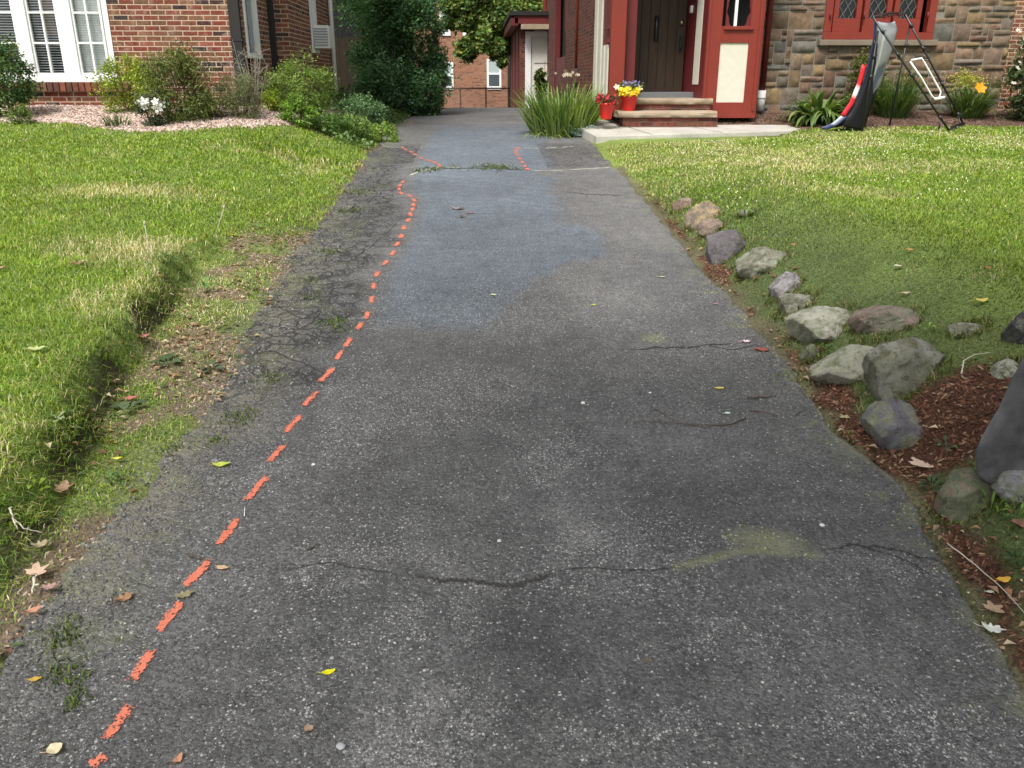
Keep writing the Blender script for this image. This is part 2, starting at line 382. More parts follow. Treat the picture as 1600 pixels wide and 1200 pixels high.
    c = t.mix(df, c, t.mix(t.noise(co, 60, 3), (.13, .115, .085), (.27, .25, .19)))
    h = t.math('SUBTRACT', t.math('MULTIPLY', t.math('SUBTRACT', 1, va.outputs['Distance']), .8), t.math('MULTIPLY', pit, .8))
    h = t.math('ADD', h, t.math('MULTIPLY', t.noise(co, 38, 5, .7), t.math('MULTIPLY_ADD', crk, 4.5, 2.6))); h = t.math('SUBTRACT', h, t.math('MULTIPLY', kk, 3))
    return t.fin(t.bsdf(c, .72, t.bump(h, .85, .007), 0, .5))
M['asphalt'] = m_asphalt()
def m_crack():
    t = NT('crack_gap'); co = t.obj(); return t.fin(t.bsdf(t.mix(t.noise(co, 50, 3), (.02, .02, .019), (.05, .048, .044)), .95))
M['crack'] = m_crack()
def m_spray(name, ca, cb):
    t = NT(name); co = t.obj(); a = t.attr('col'); sp = t.n('ShaderNodeSeparateColor'); t.set(sp.inputs[0], a.outputs['Color'])
    n = t.noise(co, 130, 4, .7); n2 = t.noise(co, 45, 3, .7)
    al = t.ss(t.math('ADD', sp.outputs[0], t.math('MULTIPLY', t.math('SUBTRACT', t.math('ADD', n, n2), 1.0), 3.4)), .40, .52)
    c = t.mix(t.noise(co, 80, 4, .7), ca, cb); c = t.mix(t.ss(n, .40, .30), c, (.12, .06, .05))
    p = t.bsdf(c, .7, t.bump(n, .8, .004), 0, .3); tr = t.n('ShaderNodeBsdfTransparent')
    x = t.n('ShaderNodeMixShader'); t.set(x.inputs[0], al); t.t.links.new(tr.outputs[0], x.inputs[1]); t.t.links.new(p, x.inputs[2])
    return t.fin(x.outputs[0])
M['orange'] = m_spray('orange_spray_paint', (.50, .125, .07), (.64, .20, .13))
M['pale'] = m_spray('pale_chalk_line', (.45, .42, .36), (.6, .58, .5))
def m_ground():
    t = NT('turf_and_soil'); co = t.obj(); c = t.attr('col').outputs['Color']
    c = t.mix(1, c, t.ramp(t.noise(co, 70, 5, .8), [(.32, (.3,) * 3), (.68, (1.9,) * 3)]), 'MULTIPLY')
    c = t.mix(1, c, t.ramp(t.noise(co, 3, 4, .6), [(.3, (.8,) * 3), (.7, (1.2,) * 3)]), 'MULTIPLY')
    return t.fin(t.bsdf(c, .95, t.bump(t.noise(co, 45, 5, .75), 1, .02), 0, .15))
M['ground'] = m_ground()
def m_concrete():
    t = NT('concrete'); co = t.obj(); c = t.ramp(t.noise(co, 3, 5, .65), [(.3, (.36, .34, .30)), (.7, (.53, .51, .46))])
    c = t.mix(1, c, t.ramp(t.noise(co, 60, 4, .7), [(.3, (.8,) * 3), (.7, (1.12,) * 3)]), 'MULTIPLY')
    return t.fin(t.bsdf(c, .85, t.bump(t.noise(co, 50, 4), .4, .004)))
M['concrete'] = m_concrete()

# ------------------------------------------------------------------ ground sheet
def lines(a, b, fine0, fine1, d, g=1.25, far=None):
    L = list(np.arange(fine0, fine1, d)); s = d; x = fine0
    lo = []
    while x > a: s = min(s * g, 60); x -= s; lo.append(x)
    s = d; x = L[-1]; hi = []
    while x < b: s = min(s * g, 60); x += s; hi.append(x)
    return np.array(lo[::-1] + L + hi)
def grid(name, xs, ys, zf, mat, colf):
    X, Y = np.meshgrid(xs, ys); Z = zf(X, Y); V = np.stack([X, Y, Z], -1).reshape(-1, 3)
    nx, ny = len(xs), len(ys); i = np.arange(nx * ny).reshape(ny, nx)
    Fc = np.stack([i[:-1, :-1], i[:-1, 1:], i[1:, 1:], i[1:, :-1]], -1).reshape(-1, 4)
    return arr(name, V, Fc, mat, None, colf(V[:, 0], V[:, 1]), True)

_bq = [Gd(*p) for p in [(-260, 190), (0, 193), (120, 196), (200, 208), (300, 205), (400, 201), (520, 203), (575, 200)]]; _bx = [p.x for p in _bq]; _by = [p.y for p in _bq]
def bed_left(x, y):      # pink gravel bed in front of the left house
    e = np.interp(x, _bx, _by)
    return sm(0, .12, y - e + .15 * (fbm(x, y, 3, 3, 31) - .5)) * (x < _bx[-1]) * (y < 14)
def bed_right(x, y):     # brown mulch along the right house
    e = np.interp(x, [3.0, 3.6, 5.2, 6, 9, 14], [11.9, 11.9, 11.75, 11.8, 11.9, 11.9])
    return sm(0, .12, y - e + .15 * (fbm(x, y, 3, 3, 33) - .5)) * (x > 2.0) * (y < 14)
_mc = Gd(1500, 640); _mc2 = Gd(1445, 740)
def mulch_near(x, y):    # red-brown mulch among the boulders
    a = 1 - sm(.7, 1.15, np.hypot((x - _mc.x) / .30, (y - _mc.y) / .26) + .5 * (fbm(x, y, 7, 3, 35) - .5))
    b = (1 - sm(.6, 1.1, np.abs(x - Xr(y) - .07) / .09 + 3.4 * (fbm(x, y, 4, 4, 36) - .33))) * (1 - sm(3.4, 4.0, y)) 
    c = (1 - sm(.5, 1.0, np.abs(x - Xr(y) - .05) / .07 + 3.6 * (fbm(x, y, 3, 4, 37) - .33))) * (1 - sm(7.2, 8, y)) * .8
    return np.maximum(a, np.maximum(b, c)) * (x > 0)
def strip_left(x, y):    # bare trodden strip between the ledge and the asphalt
    inn = sm(-.06, .06, x - Lx(y)) * (x < Xl(y) + .1)
    n = fbm(x, y, 4, 4, 41)
    fade = 1 - sm(5.6, 8, y) * (1 - (1 - sm(.05, .25, Xl(y) - x)))
    return inn * fade * sm(.44, .58, n + .16 * (1 - sm(0, .25, Xl(y) - x)) - .04)
def ledge_face(x, y):
    d = (Lx(y) - x); return .95 * sm(-.04, .02, d) * (1 - sm(.06, .13, d + .12 * (fbm(x, y, 6, 3, 24) - .5))) * (1 - sm(4.6, 5.6, y)) * sm(1.6, 2.6, y) * sm(.30, .45, fbm(x, y, 2.2, 3, 25))
def gcol(x, y):
    n = fbm(x, y, 1.3, 4, 21)[:, None]; n2 = fbm(x, y, .6, 3, 22)[:, None]
    g = np.array([.10, .155, .035]) * (1 - n) * 1.6 + np.array([.19, .225, .06]) * n
    k = lambda w, c: w[:, None] * np.array(c)
    def over(c, w, q): w = np.clip(w, 0, 1)[:, None]; return c * (1 - w) + np.array(q) * w
    c = over(g, .9 * (1 - sm(.3, 1.5, x - Xr(y) + .8 * (fbm(x, y, 2, 3, 23) - .5))) * (x > Xr(y)) * (1 - sm(7, 9, y)), (.075, .10, .04))  # ground of the near right bank darkened, tree shade put into the colour
    c = over(c, .55 * sm(-.05, .1, x - Lx(y)) * (x < Xl(y) + .2) * (y < 8), (.11, .105, .06)); c = over(c, strip_left(x, y), (.17, .13, .09)); c = over(c, ledge_face(x, y), (.04, .034, .02))
    c = over(c, .85 * (x > Xr(y) - .1) * (1 - sm(.02, .16, x - Xr(y) + .18 * (fbm(x, y, 8, 3, 26) - .5))) * (y < 9.5), (.125, .11, .07)); c = over(c, bed_left(x, y), (.30, .22, .185)); c = over(c, bed_right(x, y), (.085, .05, .032)); c = over(c, mulch_near(x, y), (.065, .032, .02))
    c = over(c, ((y > 22) * 1.), (.08, .08, .05))
    return c
xs = lines(-300, 300, -4.0, 4.6, .035); ys = lines(-60, 500, .6, 7.4, .035, 1.12)
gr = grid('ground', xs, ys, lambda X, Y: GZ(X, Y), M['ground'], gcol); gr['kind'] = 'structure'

# ------------------------------------------------------------------ driveway
def blob(x, y, px, py, rx, ry, ang=0):
    p = Dr(px, py); dx, dy = x - p.x, y - p.y; c, s = math.cos(ang), math.sin(ang)
    u, v = dx * c + dy * s, -dx * s + dy * c; return np.clip(1.25 - np.hypot(u / rx, v / ry), 0, 1)
def seg_d(x, y, pts):
    d = np.full(x.shape, 9.)
    for a, b in zip(pts[:-1], pts[1:]):
        ax, ay, bx, by = a.x, a.y, b.x, b.y; l = (bx - ax) ** 2 + (by - ay) ** 2
        t = np.clip(((x - ax) * (bx - ax) + (y - ay) * (by - ay)) / l, 0, 1)
        d = np.minimum(d, np.hypot(x - ax - t * (bx - ax), y - ay - t * (by - ay)))
    return d
DASH = [((143, 1199), (165, 1184)), ((170, 1153), (203, 1105)), ((207, 1063), (236, 1019)), ((248, 985), (281, 943)), ((292, 915), (328, 875)), ((342, 850), (371, 812)), ((385, 782), (417, 747)),
        ((421, 722), (443, 697)), ((447, 676), (469, 651)), ((476, 634), (495, 614)), ((501, 597), (521, 577))]
far1 = [(530, 557), (544, 537), (562, 512), (574, 494), (581, 470), (584, 449), (589, 430), (602, 412), (614, 397), (621, 382), (627, 370), (631, 357), (638, 345.6), (641.5, 336), (644.5, 328), (646, 321), (647.5, 313.7), (640, 307), (627, 302.5), (623.5, 296), (625, 290.5), (629.5, 285)]
far2 = [(687, 261), (685, 257.5), (679, 254.5), (670, 251.5), (658, 248), (648.6, 242), (642, 238), (634, 234), (629, 230.5)]
far3 = [(824, 265), (820, 260.5), (816, 254.5), (812, 249), (808, 243), (806, 239), (806, 235), (810, 232.5)]
paintline = [Dr(*p) for p in [(152, 1190), (222, 1040), (310, 893), (400, 764), (486, 624), (562, 512), (589, 430), (627, 370), (647, 314), (628, 290)]]
pX = lambda y: np.interp(y, [p.y for p in paintline], [p.x for p in paintline])
def dmask(x, y):
    n = fbm(x, y, 1.7, 4, 51); n2 = fbm(x, y, 5, 3, 52)
    agg = .45 * sm(.48, .66, n) * (1 - sm(4, 7, y)) + .14
    for (a, b, rx, ry) in [(660, 980, .2, .16), (690, 1110, .22, .16), (915, 840, .14, .2), (600, 870, .2, .1), (1150, 990, .35, .12), (1350, 1100, .3, .15), (1000, 1150, .3, .1), (1380, 890, .3, .12), (870, 720, .2, .3), (640, 1180, .2, .2), (1480, 1160, .3, .2), (930, 860, .08, .15), (480, 900, .3, .1)]:
        agg = np.maximum(agg, 1.15 * blob(x, y, a, b, rx, ry) * sm(.25, .6, fbm(x, y, 14, 3, 55)))
    agg = agg + .22 * (x < pX(y)) * (y < 5)
    crk = sm(-.05, .25, pX(y) - x + .5 * (n2 - .5)) * (y < 9.6) * sm(2.6, 4.0, y) * .95
    crk = np.maximum(crk, .5 * sm(.0, .2, pX(y) - x) * (y < 4) * n)
    crk = np.maximum(crk, .6 * (x > .75) * sm(9.2, 9.5, y) * (1 - sm(11.2, 11.6, y)))
    crk = np.maximum(crk, .85 * (x < -.75) * sm(9.5, 9.8, y) * (1 - sm(11.0, 11.6, y)))
    el = x - Xl(y); er = Xr(y) - x
    n3 = fbm(x, y, 12, 3, 53)
    moss = .8 * (1 - sm(.02, .34, el + .4 * (n2 - .5))) * sm(.42, .56, n3) * sm(.35, .55, n) + .6 * (1 - sm(.0, .16, er + .35 * (n2 - .5))) * sm(.46, .58, n3)
    moss = np.maximum(moss, 1.1 * blob(x, y, 1200, 846, .13, .075, -.25)); moss = np.maximum(moss, .9 * blob(x, y, 1022, 529, .08, .07))
    ml = [Dr(*p) for p in [(1060, 888), (1100, 878), (1150, 862), (1210, 862), (1275, 868)]]
    moss = np.maximum(moss, .9 * (1 - sm(.004, .03, seg_d(x, y, ml))))
    moss = np.maximum(moss, .55 * blob(x, y, 110, 1000, .12, .10)); moss = np.maximum(moss, .5 * blob(x, y, 130, 915, .22, .08))
    dirt = (1 - sm(.0, .34, el + .5 * (n - .5) + .3 * (n3 - .5))) * sm(1.8, 2.6, y) * (1 - sm(7, 9, y)) * .9
    dirt = np.maximum(dirt, .6 * (1 - sm(0, .05, er)))
    return np.stack([agg, crk, np.clip(moss, 0, 1), dirt], -1)
ysd = np.concatenate([np.arange(.3, 6.5, .016), np.arange(6.5, 13, .04), np.arange(13, 26.5, .12)]); us = np.linspace(0, 1, 190)
Yd, Ud = np.meshgrid(ysd, us, indexing='ij')
eL = Xl(Yd) - .07 * sm(2.4, 3.2, Yd) * (1 - sm(6.5, 8, Yd)) + .26 * (fbm(Yd, Yd * 0 + 1, 5.2, 6, 61) - .5); eR = Xr(Yd) + .10 * (fbm(Yd, Yd * 0 + 9, 5, 6, 62) - .5)
Xd = eL + (eR - eL) * Ud
def zsurf(x, y): return zdrive(y) + .012 * (fbm(x, y, .9, 2, 63) - .5) - .004 * np.abs(x) 
Zd = zsurf(Xd, Yd) + .006 * (fbm(Xd, Yd, 9, 3, 64) - .5) * (Xd < pX(Yd)) + .006
Zd = np.where((Ud < 1e-6) | (Ud > 1 - 1e-6), Zd - .03, Zd)
Vd = np.stack([Xd, Yd, Zd], -1).reshape(-1, 3); ny, nx = Xd.shape; ii = np.arange(nx * ny).reshape(ny, nx)
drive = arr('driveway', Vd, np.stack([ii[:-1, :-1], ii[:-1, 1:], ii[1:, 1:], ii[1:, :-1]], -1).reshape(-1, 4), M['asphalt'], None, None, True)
am = drive.data.attributes.new('mask', 'FLOAT_COLOR', 'POINT'); am.data.foreach_set('color', dmask(Vd[:, 0], Vd[:, 1]).astype(np.float32).ravel())
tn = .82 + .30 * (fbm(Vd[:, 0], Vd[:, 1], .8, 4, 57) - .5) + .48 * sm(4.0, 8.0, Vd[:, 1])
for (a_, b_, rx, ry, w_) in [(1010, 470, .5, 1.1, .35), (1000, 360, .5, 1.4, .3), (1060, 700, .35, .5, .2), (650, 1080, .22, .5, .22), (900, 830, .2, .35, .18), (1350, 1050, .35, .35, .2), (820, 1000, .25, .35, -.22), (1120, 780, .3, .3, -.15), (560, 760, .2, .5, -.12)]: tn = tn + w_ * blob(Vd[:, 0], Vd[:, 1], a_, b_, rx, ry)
bx_, by_ = Vd[:, 0], Vd[:, 1]; bl_ = sm(-.02, .1, bx_ - pX(by_) - .05) * (1 - sm(.25, .4, bx_ - np.interp(by_, [4, 5, 6, 8, 10, 13], [-.6, -.1, .55, .35, .45, .6]) + .5 * (fbm(bx_, by_, 2.2, 3, 58) - .5))) * sm(4.3, 4.7, by_ + .8 * (fbm(bx_, by_, 2, 3, 59) - .5)) * (1 - sm(13, 15, by_))
ab = drive.data.attributes.new('blue', 'FLOAT', 'POINT'); ab.data.foreach_set('value', (bl_ * 1.0).astype(np.float32))
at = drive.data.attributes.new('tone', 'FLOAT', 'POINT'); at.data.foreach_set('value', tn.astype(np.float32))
drive['kind'] = 'structure'
def zs(x, y): return float(zsurf(np.array(x), np.array(y))) + .006

def ribbon(name, pts, w, mat, parent, lift=.004, jag=.3, nseg=10, taper=True, feather=False):
    """a strip lying on the asphalt; edges ragged"""
    P3 = []
    for a, b in zip(pts[:-1], pts[1:]):
        for k in range(nseg): P3.append(a.lerp(b, k / nseg))
    P3.append(pts[-1]); n = len(P3); V = []; Cc = []; Fs = []; cols = 5 if feather else 2
    for i, p in enumerate(P3):
        t = (P3[min(i + 1, n - 1)] - P3[max(i - 1, 0)]); t.z = 0; t.normalize(); q = Vector((-t.y, t.x, 0))
        s = i / (n - 1); ww = w * (1 + jag * (random.random() * 2 - 1))
        if taper: ww *= max(.15, min(1, 6 * s, 6 * (1 - s)))
        off = 0 if feather else w * jag * 1.5 * (random.random() - .5)
        for j in range(cols):
            u = j / (cols - 1) * 2 - 1; x = p.x + q.x * (u * ww / 2 + off); y = p.y + q.y * (u * ww / 2 + off)
            V.append((x, y, zs(x, y) + lift)); e = min(1, 1 - abs(u)) ** .5 * min(1, 7 * s + .02, 7 * (1 - s) + .02); Cc.append((e, e, e))
    for i in range(n - 1):
        for j in range(cols - 1): Fs.append((i * cols + j, i * cols + j + 1, (i + 1) * cols + j + 1, (i + 1) * cols + j))
    return arr(name, V, Fs, mat, parent, Cc, True)
for a, b in DASH:
    A, B = Dr(*a), Dr(*b); d = (B - A); A = A - d * .08; B = B + d * .08
    ribbon('paint_dash', [A, B], .037, M['orange'], drive, .004, .12, 10, False, True)
for L in (far1, far2, far3):
    Q = [Dr(*p) for p in L]
    for i, q in enumerate(Q):
        t = (Q[min(i + 1, len(Q) - 1)] - Q[max(i - 1, 0)]); t.z = 0; sp = t.length / (2 if 0 < i < len(Q) - 1 else 1); t.normalize()
        hl = min(.07, sp * .42); ribbon('paint_dash', [q - t * hl, q + t * hl], .055 if q.y > 9 else .046 if q.y > 6 else .038, M['orange'], drive, .004, .1, 5, False, True)
q = Dr(641, 192); ribbon('paint_dash', [q + Vector((-.02, -.25, 0)), q + Vector((.05, .25, 0))], .07, M['orange'], drive, .004, .2, 4, False, True)
for L, w in [([(638, 275.5), (655, 268.5), (690, 262)], .04), ([(600, 230), (629, 230)], .05), ([(818, 232.3), (845, 232.6)], .05), ([(850, 232.2), (872, 231)], .05), ([(877, 230.6), (897, 229)], .05), ([(828, 267.6), (884, 267)], .035), ([(884, 267), (920, 264.5), (958, 262)], .04), ([(690, 262), (720, 263.5)], .03)]:
    ribbon('chalk_line', [Dr(*p) for p in L], w, M['pale'], drive, .004, .2, 6, False, True)
def wander(L, amp=3, m=4):
    out = []
    for a, b in zip(L[:-1], L[1:]):
        for k in range(m): s = k / m; out.append((a[0] + (b[0] - a[0]) * s, a[1] + (b[1] - a[1]) * s + random.uniform(-amp, amp) * (k > 0)))
    return [Dr(*p) for p in out + [L[-1]]]
for L, w, amp in [([(640, 906), (700, 910), (745, 912), (800, 918), (840, 908), (862, 897)], .013, 3), ([(862, 897), (930, 890), (1010, 893), (1062, 889)], .004, 3), ([(970, 547), (1040, 545), (1100, 540), (1160, 538)], .010, 2), ([(1100, 540), (1150, 547), (1185, 538)], .006, 2),
                 ([(1290, 858), (1340, 852), (1390, 858), (1480, 880)], .008, 3), ([(1330, 850), (1400, 870), (1470, 905)], .004, 3), ([(640, 262.5), (700, 264), (760, 264.5), (830, 266)], .025, .5), ([(880, 300), (930, 304), (975, 305)], .016, 1), ([(420, 900), (520, 880), (640, 906)], .003, 4),
                 ([(560, 215), (640, 222), (700, 222)], .006, .5), ([(822, 180), (826, 190), (842, 196)], .04, .5), ([(560, 400), (600, 370), (625, 345)], .006, 2), ([(420, 470), (470, 500), (530, 505), (570, 480)], .007, 3), ([(370, 560), (430, 550), (520, 590)], .006, 3)]:
    ribbon('crack', wander(L, amp), w, M['crack'], drive, .003, .7, 5)

# ------------------------------------------------------------------ concrete walk
sl = [_hit(px, py, lambda x, y: SLABZ(y)) for px, py in [(885, 188), (932, 213), (1275, 203), (1292, 196), (1110, 187)]]
cw = MB(); poly = sl
cw.prism([p - Vector((0, 0, .22)) for p in poly], (0, 0, .22))
walk = cw.build('concrete_walkway', M['concrete'], None, False, .012); walk['kind'] = 'structure'
wj = MB()
for f in (.27, .62):
    a = poly[0].lerp(poly[4], f); b = poly[1].lerp(poly[2], f * .9)
    d = (b - a).normalized(); q = Vector((-d.y, d.x, 0)) * .006; up = Vector((0, 0, .0025))
    wj.add([a + q + up, b + q + up, b - q + up, a - q + up], [(0, 1, 2, 3)])
wj.build('joint', M['crack'], walk)

# ------------------------------------------------------------------ left brick house
YL = 11.3
def zat(px, py, Y): return P(px, py, Y).z
LHX = P(375, 0, YL).x; LHX2 = P(452, 40, 12.75).x
TOP = EYE + 3.6
lh = thing('brick_house', 'red and brown brick house with white triple window and dark downspouts, at the left', 'house', (LHX - 2, YL, zat(300, 170, YL)))
wx0, wx1 = P(-95, 0, YL).x, P(163, 0, YL).x; wz0 = zat(170, 127, YL); wz1 = wz0 + 1.75; BZ = EYE - 1.1
w = MB(); T = .25
w.box(LHX - 9, wx0, YL, YL + T, BZ, TOP); w.box(wx1, LHX, YL, YL + T, BZ, TOP)
w.box(wx0, wx1, YL, YL + T, BZ, wz0 - .11); w.box(wx0, wx1, YL, YL + T, wz1, TOP)
YM = 12.75; YB = 16.2
s0, s1 = PX(382, 40, LHX).y, PX(402, 40, LHX).y   # side window
sz0 = zat(396, 84, (s0 + s1) / 2)
w.box(LHX - T, LHX, YL + T, s0, BZ, TOP); w.box(LHX - T, LHX, s1, YM, BZ, TOP); w.box(LHX - T, LHX, s0, s1, BZ, sz0)
w.box(LHX - T, LHX, s0, s1, sz0 + 1.5, TOP)
w.box(LHX, LHX2, YM, YM + T, BZ, TOP)
u0, u1 = PX(485, 40, LHX2).y, PX(494, 40, LHX2).y; uz0 = zat(490, 78, (u0 + u1) / 2)
w.box(LHX2 - T, LHX2, YM + T, u0, BZ, TOP); w.box(LHX2 - T, LHX2, u1, YB, BZ, TOP); w.box(LHX2 - T, LHX2, u0, u1, BZ, uz0); w.box(LHX2 - T, LHX2, u0, u1, uz0 + 1.4, TOP)
w.box(LHX - 9, LHX2 - T, YB - T, YB, BZ, TOP)
w.build('wall', M['brick1'], lh)
rf = MB(); rf.prism([(LHX - 9.4, YL - .4, TOP), (LHX - 9.4, YB + .4, TOP), (LHX - 9.4, (YL + YB) / 2, TOP + 1.9)], (9.4 + LHX2 - LHX + .4, 0, 0)); rf.build('roof', m_plain('roof_shingle', (.07, .06, .055), .95, .3, 9, .8), lh)
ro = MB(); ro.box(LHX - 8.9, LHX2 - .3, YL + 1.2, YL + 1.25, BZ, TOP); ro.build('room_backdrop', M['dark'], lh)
# soldier course sill
sc = MB(); x = wx0 - .05
while x < wx1 + .16:
    c = random.choice([hx('#6f4436'), hx('#845040'), hx('#5e4038'), hx('#7a5a48')]); sc.box(x, x + .066, YL - .055, YL + .1, wz0 - .12, wz0 - .012, c); x += .078
sc.build('brick_sill', m_col('sill_brick', .9, .6, 40, .3), lh, False, .004)
# windows
wf = MB(); wf.box(wx0 - .02, wx1 + .03, YL - .03, YL + .08, wz0 - .011, wz0 + .05)
wf.box(wx1 - .045, wx1 + .02, YL - .012, YL + .08, wz0 + .051, wz1)
wf.box(wx0, wx0 + .05, YL - .012, YL + .08, wz0 + .051, wz1)
for a, b in ((16, 36), (84, 107)): wf.box(P(a, 0, YL).x, P(b, 0, YL).x, YL - .01, YL + .08, wz0 + .051, wz1)
wf.box(wx0, wx1, YL - .01, YL + .08, wz1, wz1 + .08)
win = wf.build('window', M['white'], lh, False, .004)
for k, (a, b, cols) in enumerate([(-95, 16, 3), (36, 84, 2), (107, 154, 2)]):
    xa, xb = P(a, 0, YL).x, P(b, 0, YL).x
    sf = MB(); y0, y1 = YL + .012, YL + .045
    sf.box(xa, xb, y0, y1, wz0 + .051, wz0 + .10); sf.box(xa, xa + .025, y0, y1, wz0 + .101, wz1); sf.box(xb - .025, xb, y0, y1, wz0 + .101, wz1)
    for j in range(1, cols): xm = xa + (xb - xa) * j / cols; sf.box(xm - .011, xm + .011, y0 - .004, y1, wz0 + .101, wz1)
    z = wz0 + .10 + .345
    while z < wz1: sf.box(xa + .026, xb - .026, y0, y1 - .004, z - .011, z + .011); z += .345
    sf.build('sash', M['white'], win)
    g = MB(); g.box(xa, xb, YL + .05, YL + .056, wz0 + .06, wz1); g.build('pane', M['glass'], win)
    bl = MB(); z = wz0 + .09; til = .0265 if k == 2 else .012
    while z < wz1:
        bl.add([(xa, YL + .085, z), (xb, YL + .085, z), (xb, YL + .085 + (.004 if k == 2 else .02), z + til), (xa, YL + .085 + (.004 if k == 2 else .02), z + til)], [(0, 1, 2, 3)]); z += .03 if k != 2 else .028
    bl.build('blind', M['white'], win)
ins = MB(); ins.box(P(38, 0, YL).x, P(58, 0, YL).x, YL + .35, YL + .36, wz0 + .55, wz1, hx('#b5793f')); ins.build('orange_panel', M['matte'], win)  # flat orange panel behind the middle sash
fs = MB(); fs.box(LHX - .1, LHX + .035, s0, s1, sz0 - .06, sz0); fs.box(LHX - .08, LHX + .02, s0, s0 + .07, sz0 + .001, sz0 + 1.5); fs.box(LHX - .08, LHX + .02, s1 - .07, s1, sz0 + .001, sz0 + 1.5); fs.box(LHX - .06, LHX - .01, s0 + .071, s1 - .071, sz0 + .7, sz0 + .75)
sw = fs.build('window', M['white'], lh, False, .004); g = MB(); g.box(LHX - .05, LHX - .04, s0 + .071, s1 - .071, sz0 + .001, sz0 + 1.5); g.build('pane', M['glass'], sw)
fs = MB(); fs.box(LHX2 - .1, LHX2 + .03, u0, u1, uz0 - .05, uz0); fs.box(LHX2 - .08, LHX2 + .02, u0, u0 + .09, uz0 + .001, uz0 + 1.4); fs.box(LHX2 - .08, LHX2 + .02, u1 - .09, u1, uz0 + .001, uz0 + 1.4)
sw = fs.build('window', M['white'], lh, False, .004); g = MB(); g.box(LHX2 - .05, LHX2 - .04, u0 + .09, u1 - .09, uz0 + .001, uz0 + 1.4); g.build('pane', M['glass'], sw)
def downspout(x, y, z0, z1, wd, mat, parent, foot=None):
    d = MB(); d.box(x - wd / 2, x + wd / 2, y - .07, y - .005, z0, z1)
    o = d.build('downspout', mat, parent, False, .008); b = MB()
    for z in (z0 + .9, z0 + 2.6):
        if z < z1: b.box(x - wd / 2 - .015, x + wd / 2 + .015, y - .075, y - .001, z, z + .025)
        b.build('bracket', mat, o); b = MB()
    return o
downspout(P(373, 40, YL).x - .03, YL, EYE - .45, TOP, .135, M['downspout'], lh)
downspout(P(416, 40, YM).x + .06, YM, EYE - .60, TOP, .13, M['downspout'], lh)
dw = MB(); dw.tube([Vector((LHX2 + .05, YB - .1, EYE - .75)), Vector((LHX2 + .05, YB - .1, TOP))], .04, 10); dw.build('downspout', M['white'], lh, True)
ac = thing('air_conditioner', 'small white box air conditioner in the side window of the left brick house', 'air conditioner', (LHX2 + .12, (u0 + u1) / 2, uz0))
b = MB(); b.box(LHX2 + .021, LHX2 + .26, u0 + .1, u1 - .1, uz0 + .02, uz0 + .36); body = b.build('casing', M['white'], ac, False, .01)
b = MB()
for i in range(7): b.box(LHX2 + .03, LHX2 + .25, u0 + .085, u0 + .099, uz0 + .06 + i * .04, uz0 + .075 + i * .04)
b.build('grille', m_plain('grey_metal', (.3, .31, .33), .5), ac)

# ------------------------------------------------------------------ wooden fence and dark outbuilding behind the left house
wfz = zat(540, 170, 20.2)
fe = thing('wooden_fence', 'dark brown board fence between the left house and the evergreen', 'fence', (P(545, 100, 20.2).x, 20.2, wfz))
b = MB(); x = P(512, 100, 20.2).x
while x < P(585, 100, 20.2).x: b.box(x, x + .135, 20.2, 20.225, wfz - .2, wfz + 1.5 + random.uniform(-.02, .02)); x += .142
b.build('boards', M['wood'], fe)
for zz in (.3, 1.3): b = MB(); b.box(P(512, 100, 20.2).x, P(585, 100, 20.2).x, 20.226, 20.26, wfz + zz, wfz + zz + .09); b.build('rail', M['wood'], fe)
sx0, sx1 = P(500, 0, 21).x, P(640, 0, 21).x
sh = thing('shed', 'shed painted black for the passage shade, behind the board fence, mostly hidden', 'shed', ((sx0 + sx1) / 2, 21, wfz))
b = MB(); b.box(sx0 - 3, sx1, 21, 22, wfz - .3, EYE + 2.6); b.build('wall', M['dark'], sh)  # near-black wall colour stands in for the shade of the passage
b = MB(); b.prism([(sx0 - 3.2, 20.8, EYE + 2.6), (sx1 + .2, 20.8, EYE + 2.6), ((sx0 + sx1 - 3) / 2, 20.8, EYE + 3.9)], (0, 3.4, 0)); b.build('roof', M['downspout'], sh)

# ------------------------------------------------------------------ right house : ashlar front, porch, brick flank
YS = 13.3; YP = 12.5; YD = 13.45
BZR = EYE - 1.15
rh = thing('stone_house', 'stone and brick house with red trimmed porch and leaded window, at the right', 'house', (P(1300, 170, YS).x, YS, zat(1300, 170, YS)))
px0, px1 = P(956, 80, YP).x, P(1190, 80, YP).x         # porch front
sxr = P(1572, 80, YS).x                                 # stone / brick joint
swx0, swx1 = P(1289, 20, YS).x, P(1462, 20, YS).x; swz0 = zat(1370, 62, YS)
b = MB(); b.box(px1 - .3, swx0, YS, YS + .25, BZR, TOP); b.box(swx0, swx1, YS, YS + .25, BZR, swz0); b.box(swx1, sxr, YS, YS + .25, BZR, TOP); b.box(swx0, swx1, YS, YS + .25, swz0 + 1.6, TOP)
b.build('wall', M['mortar'], rh)
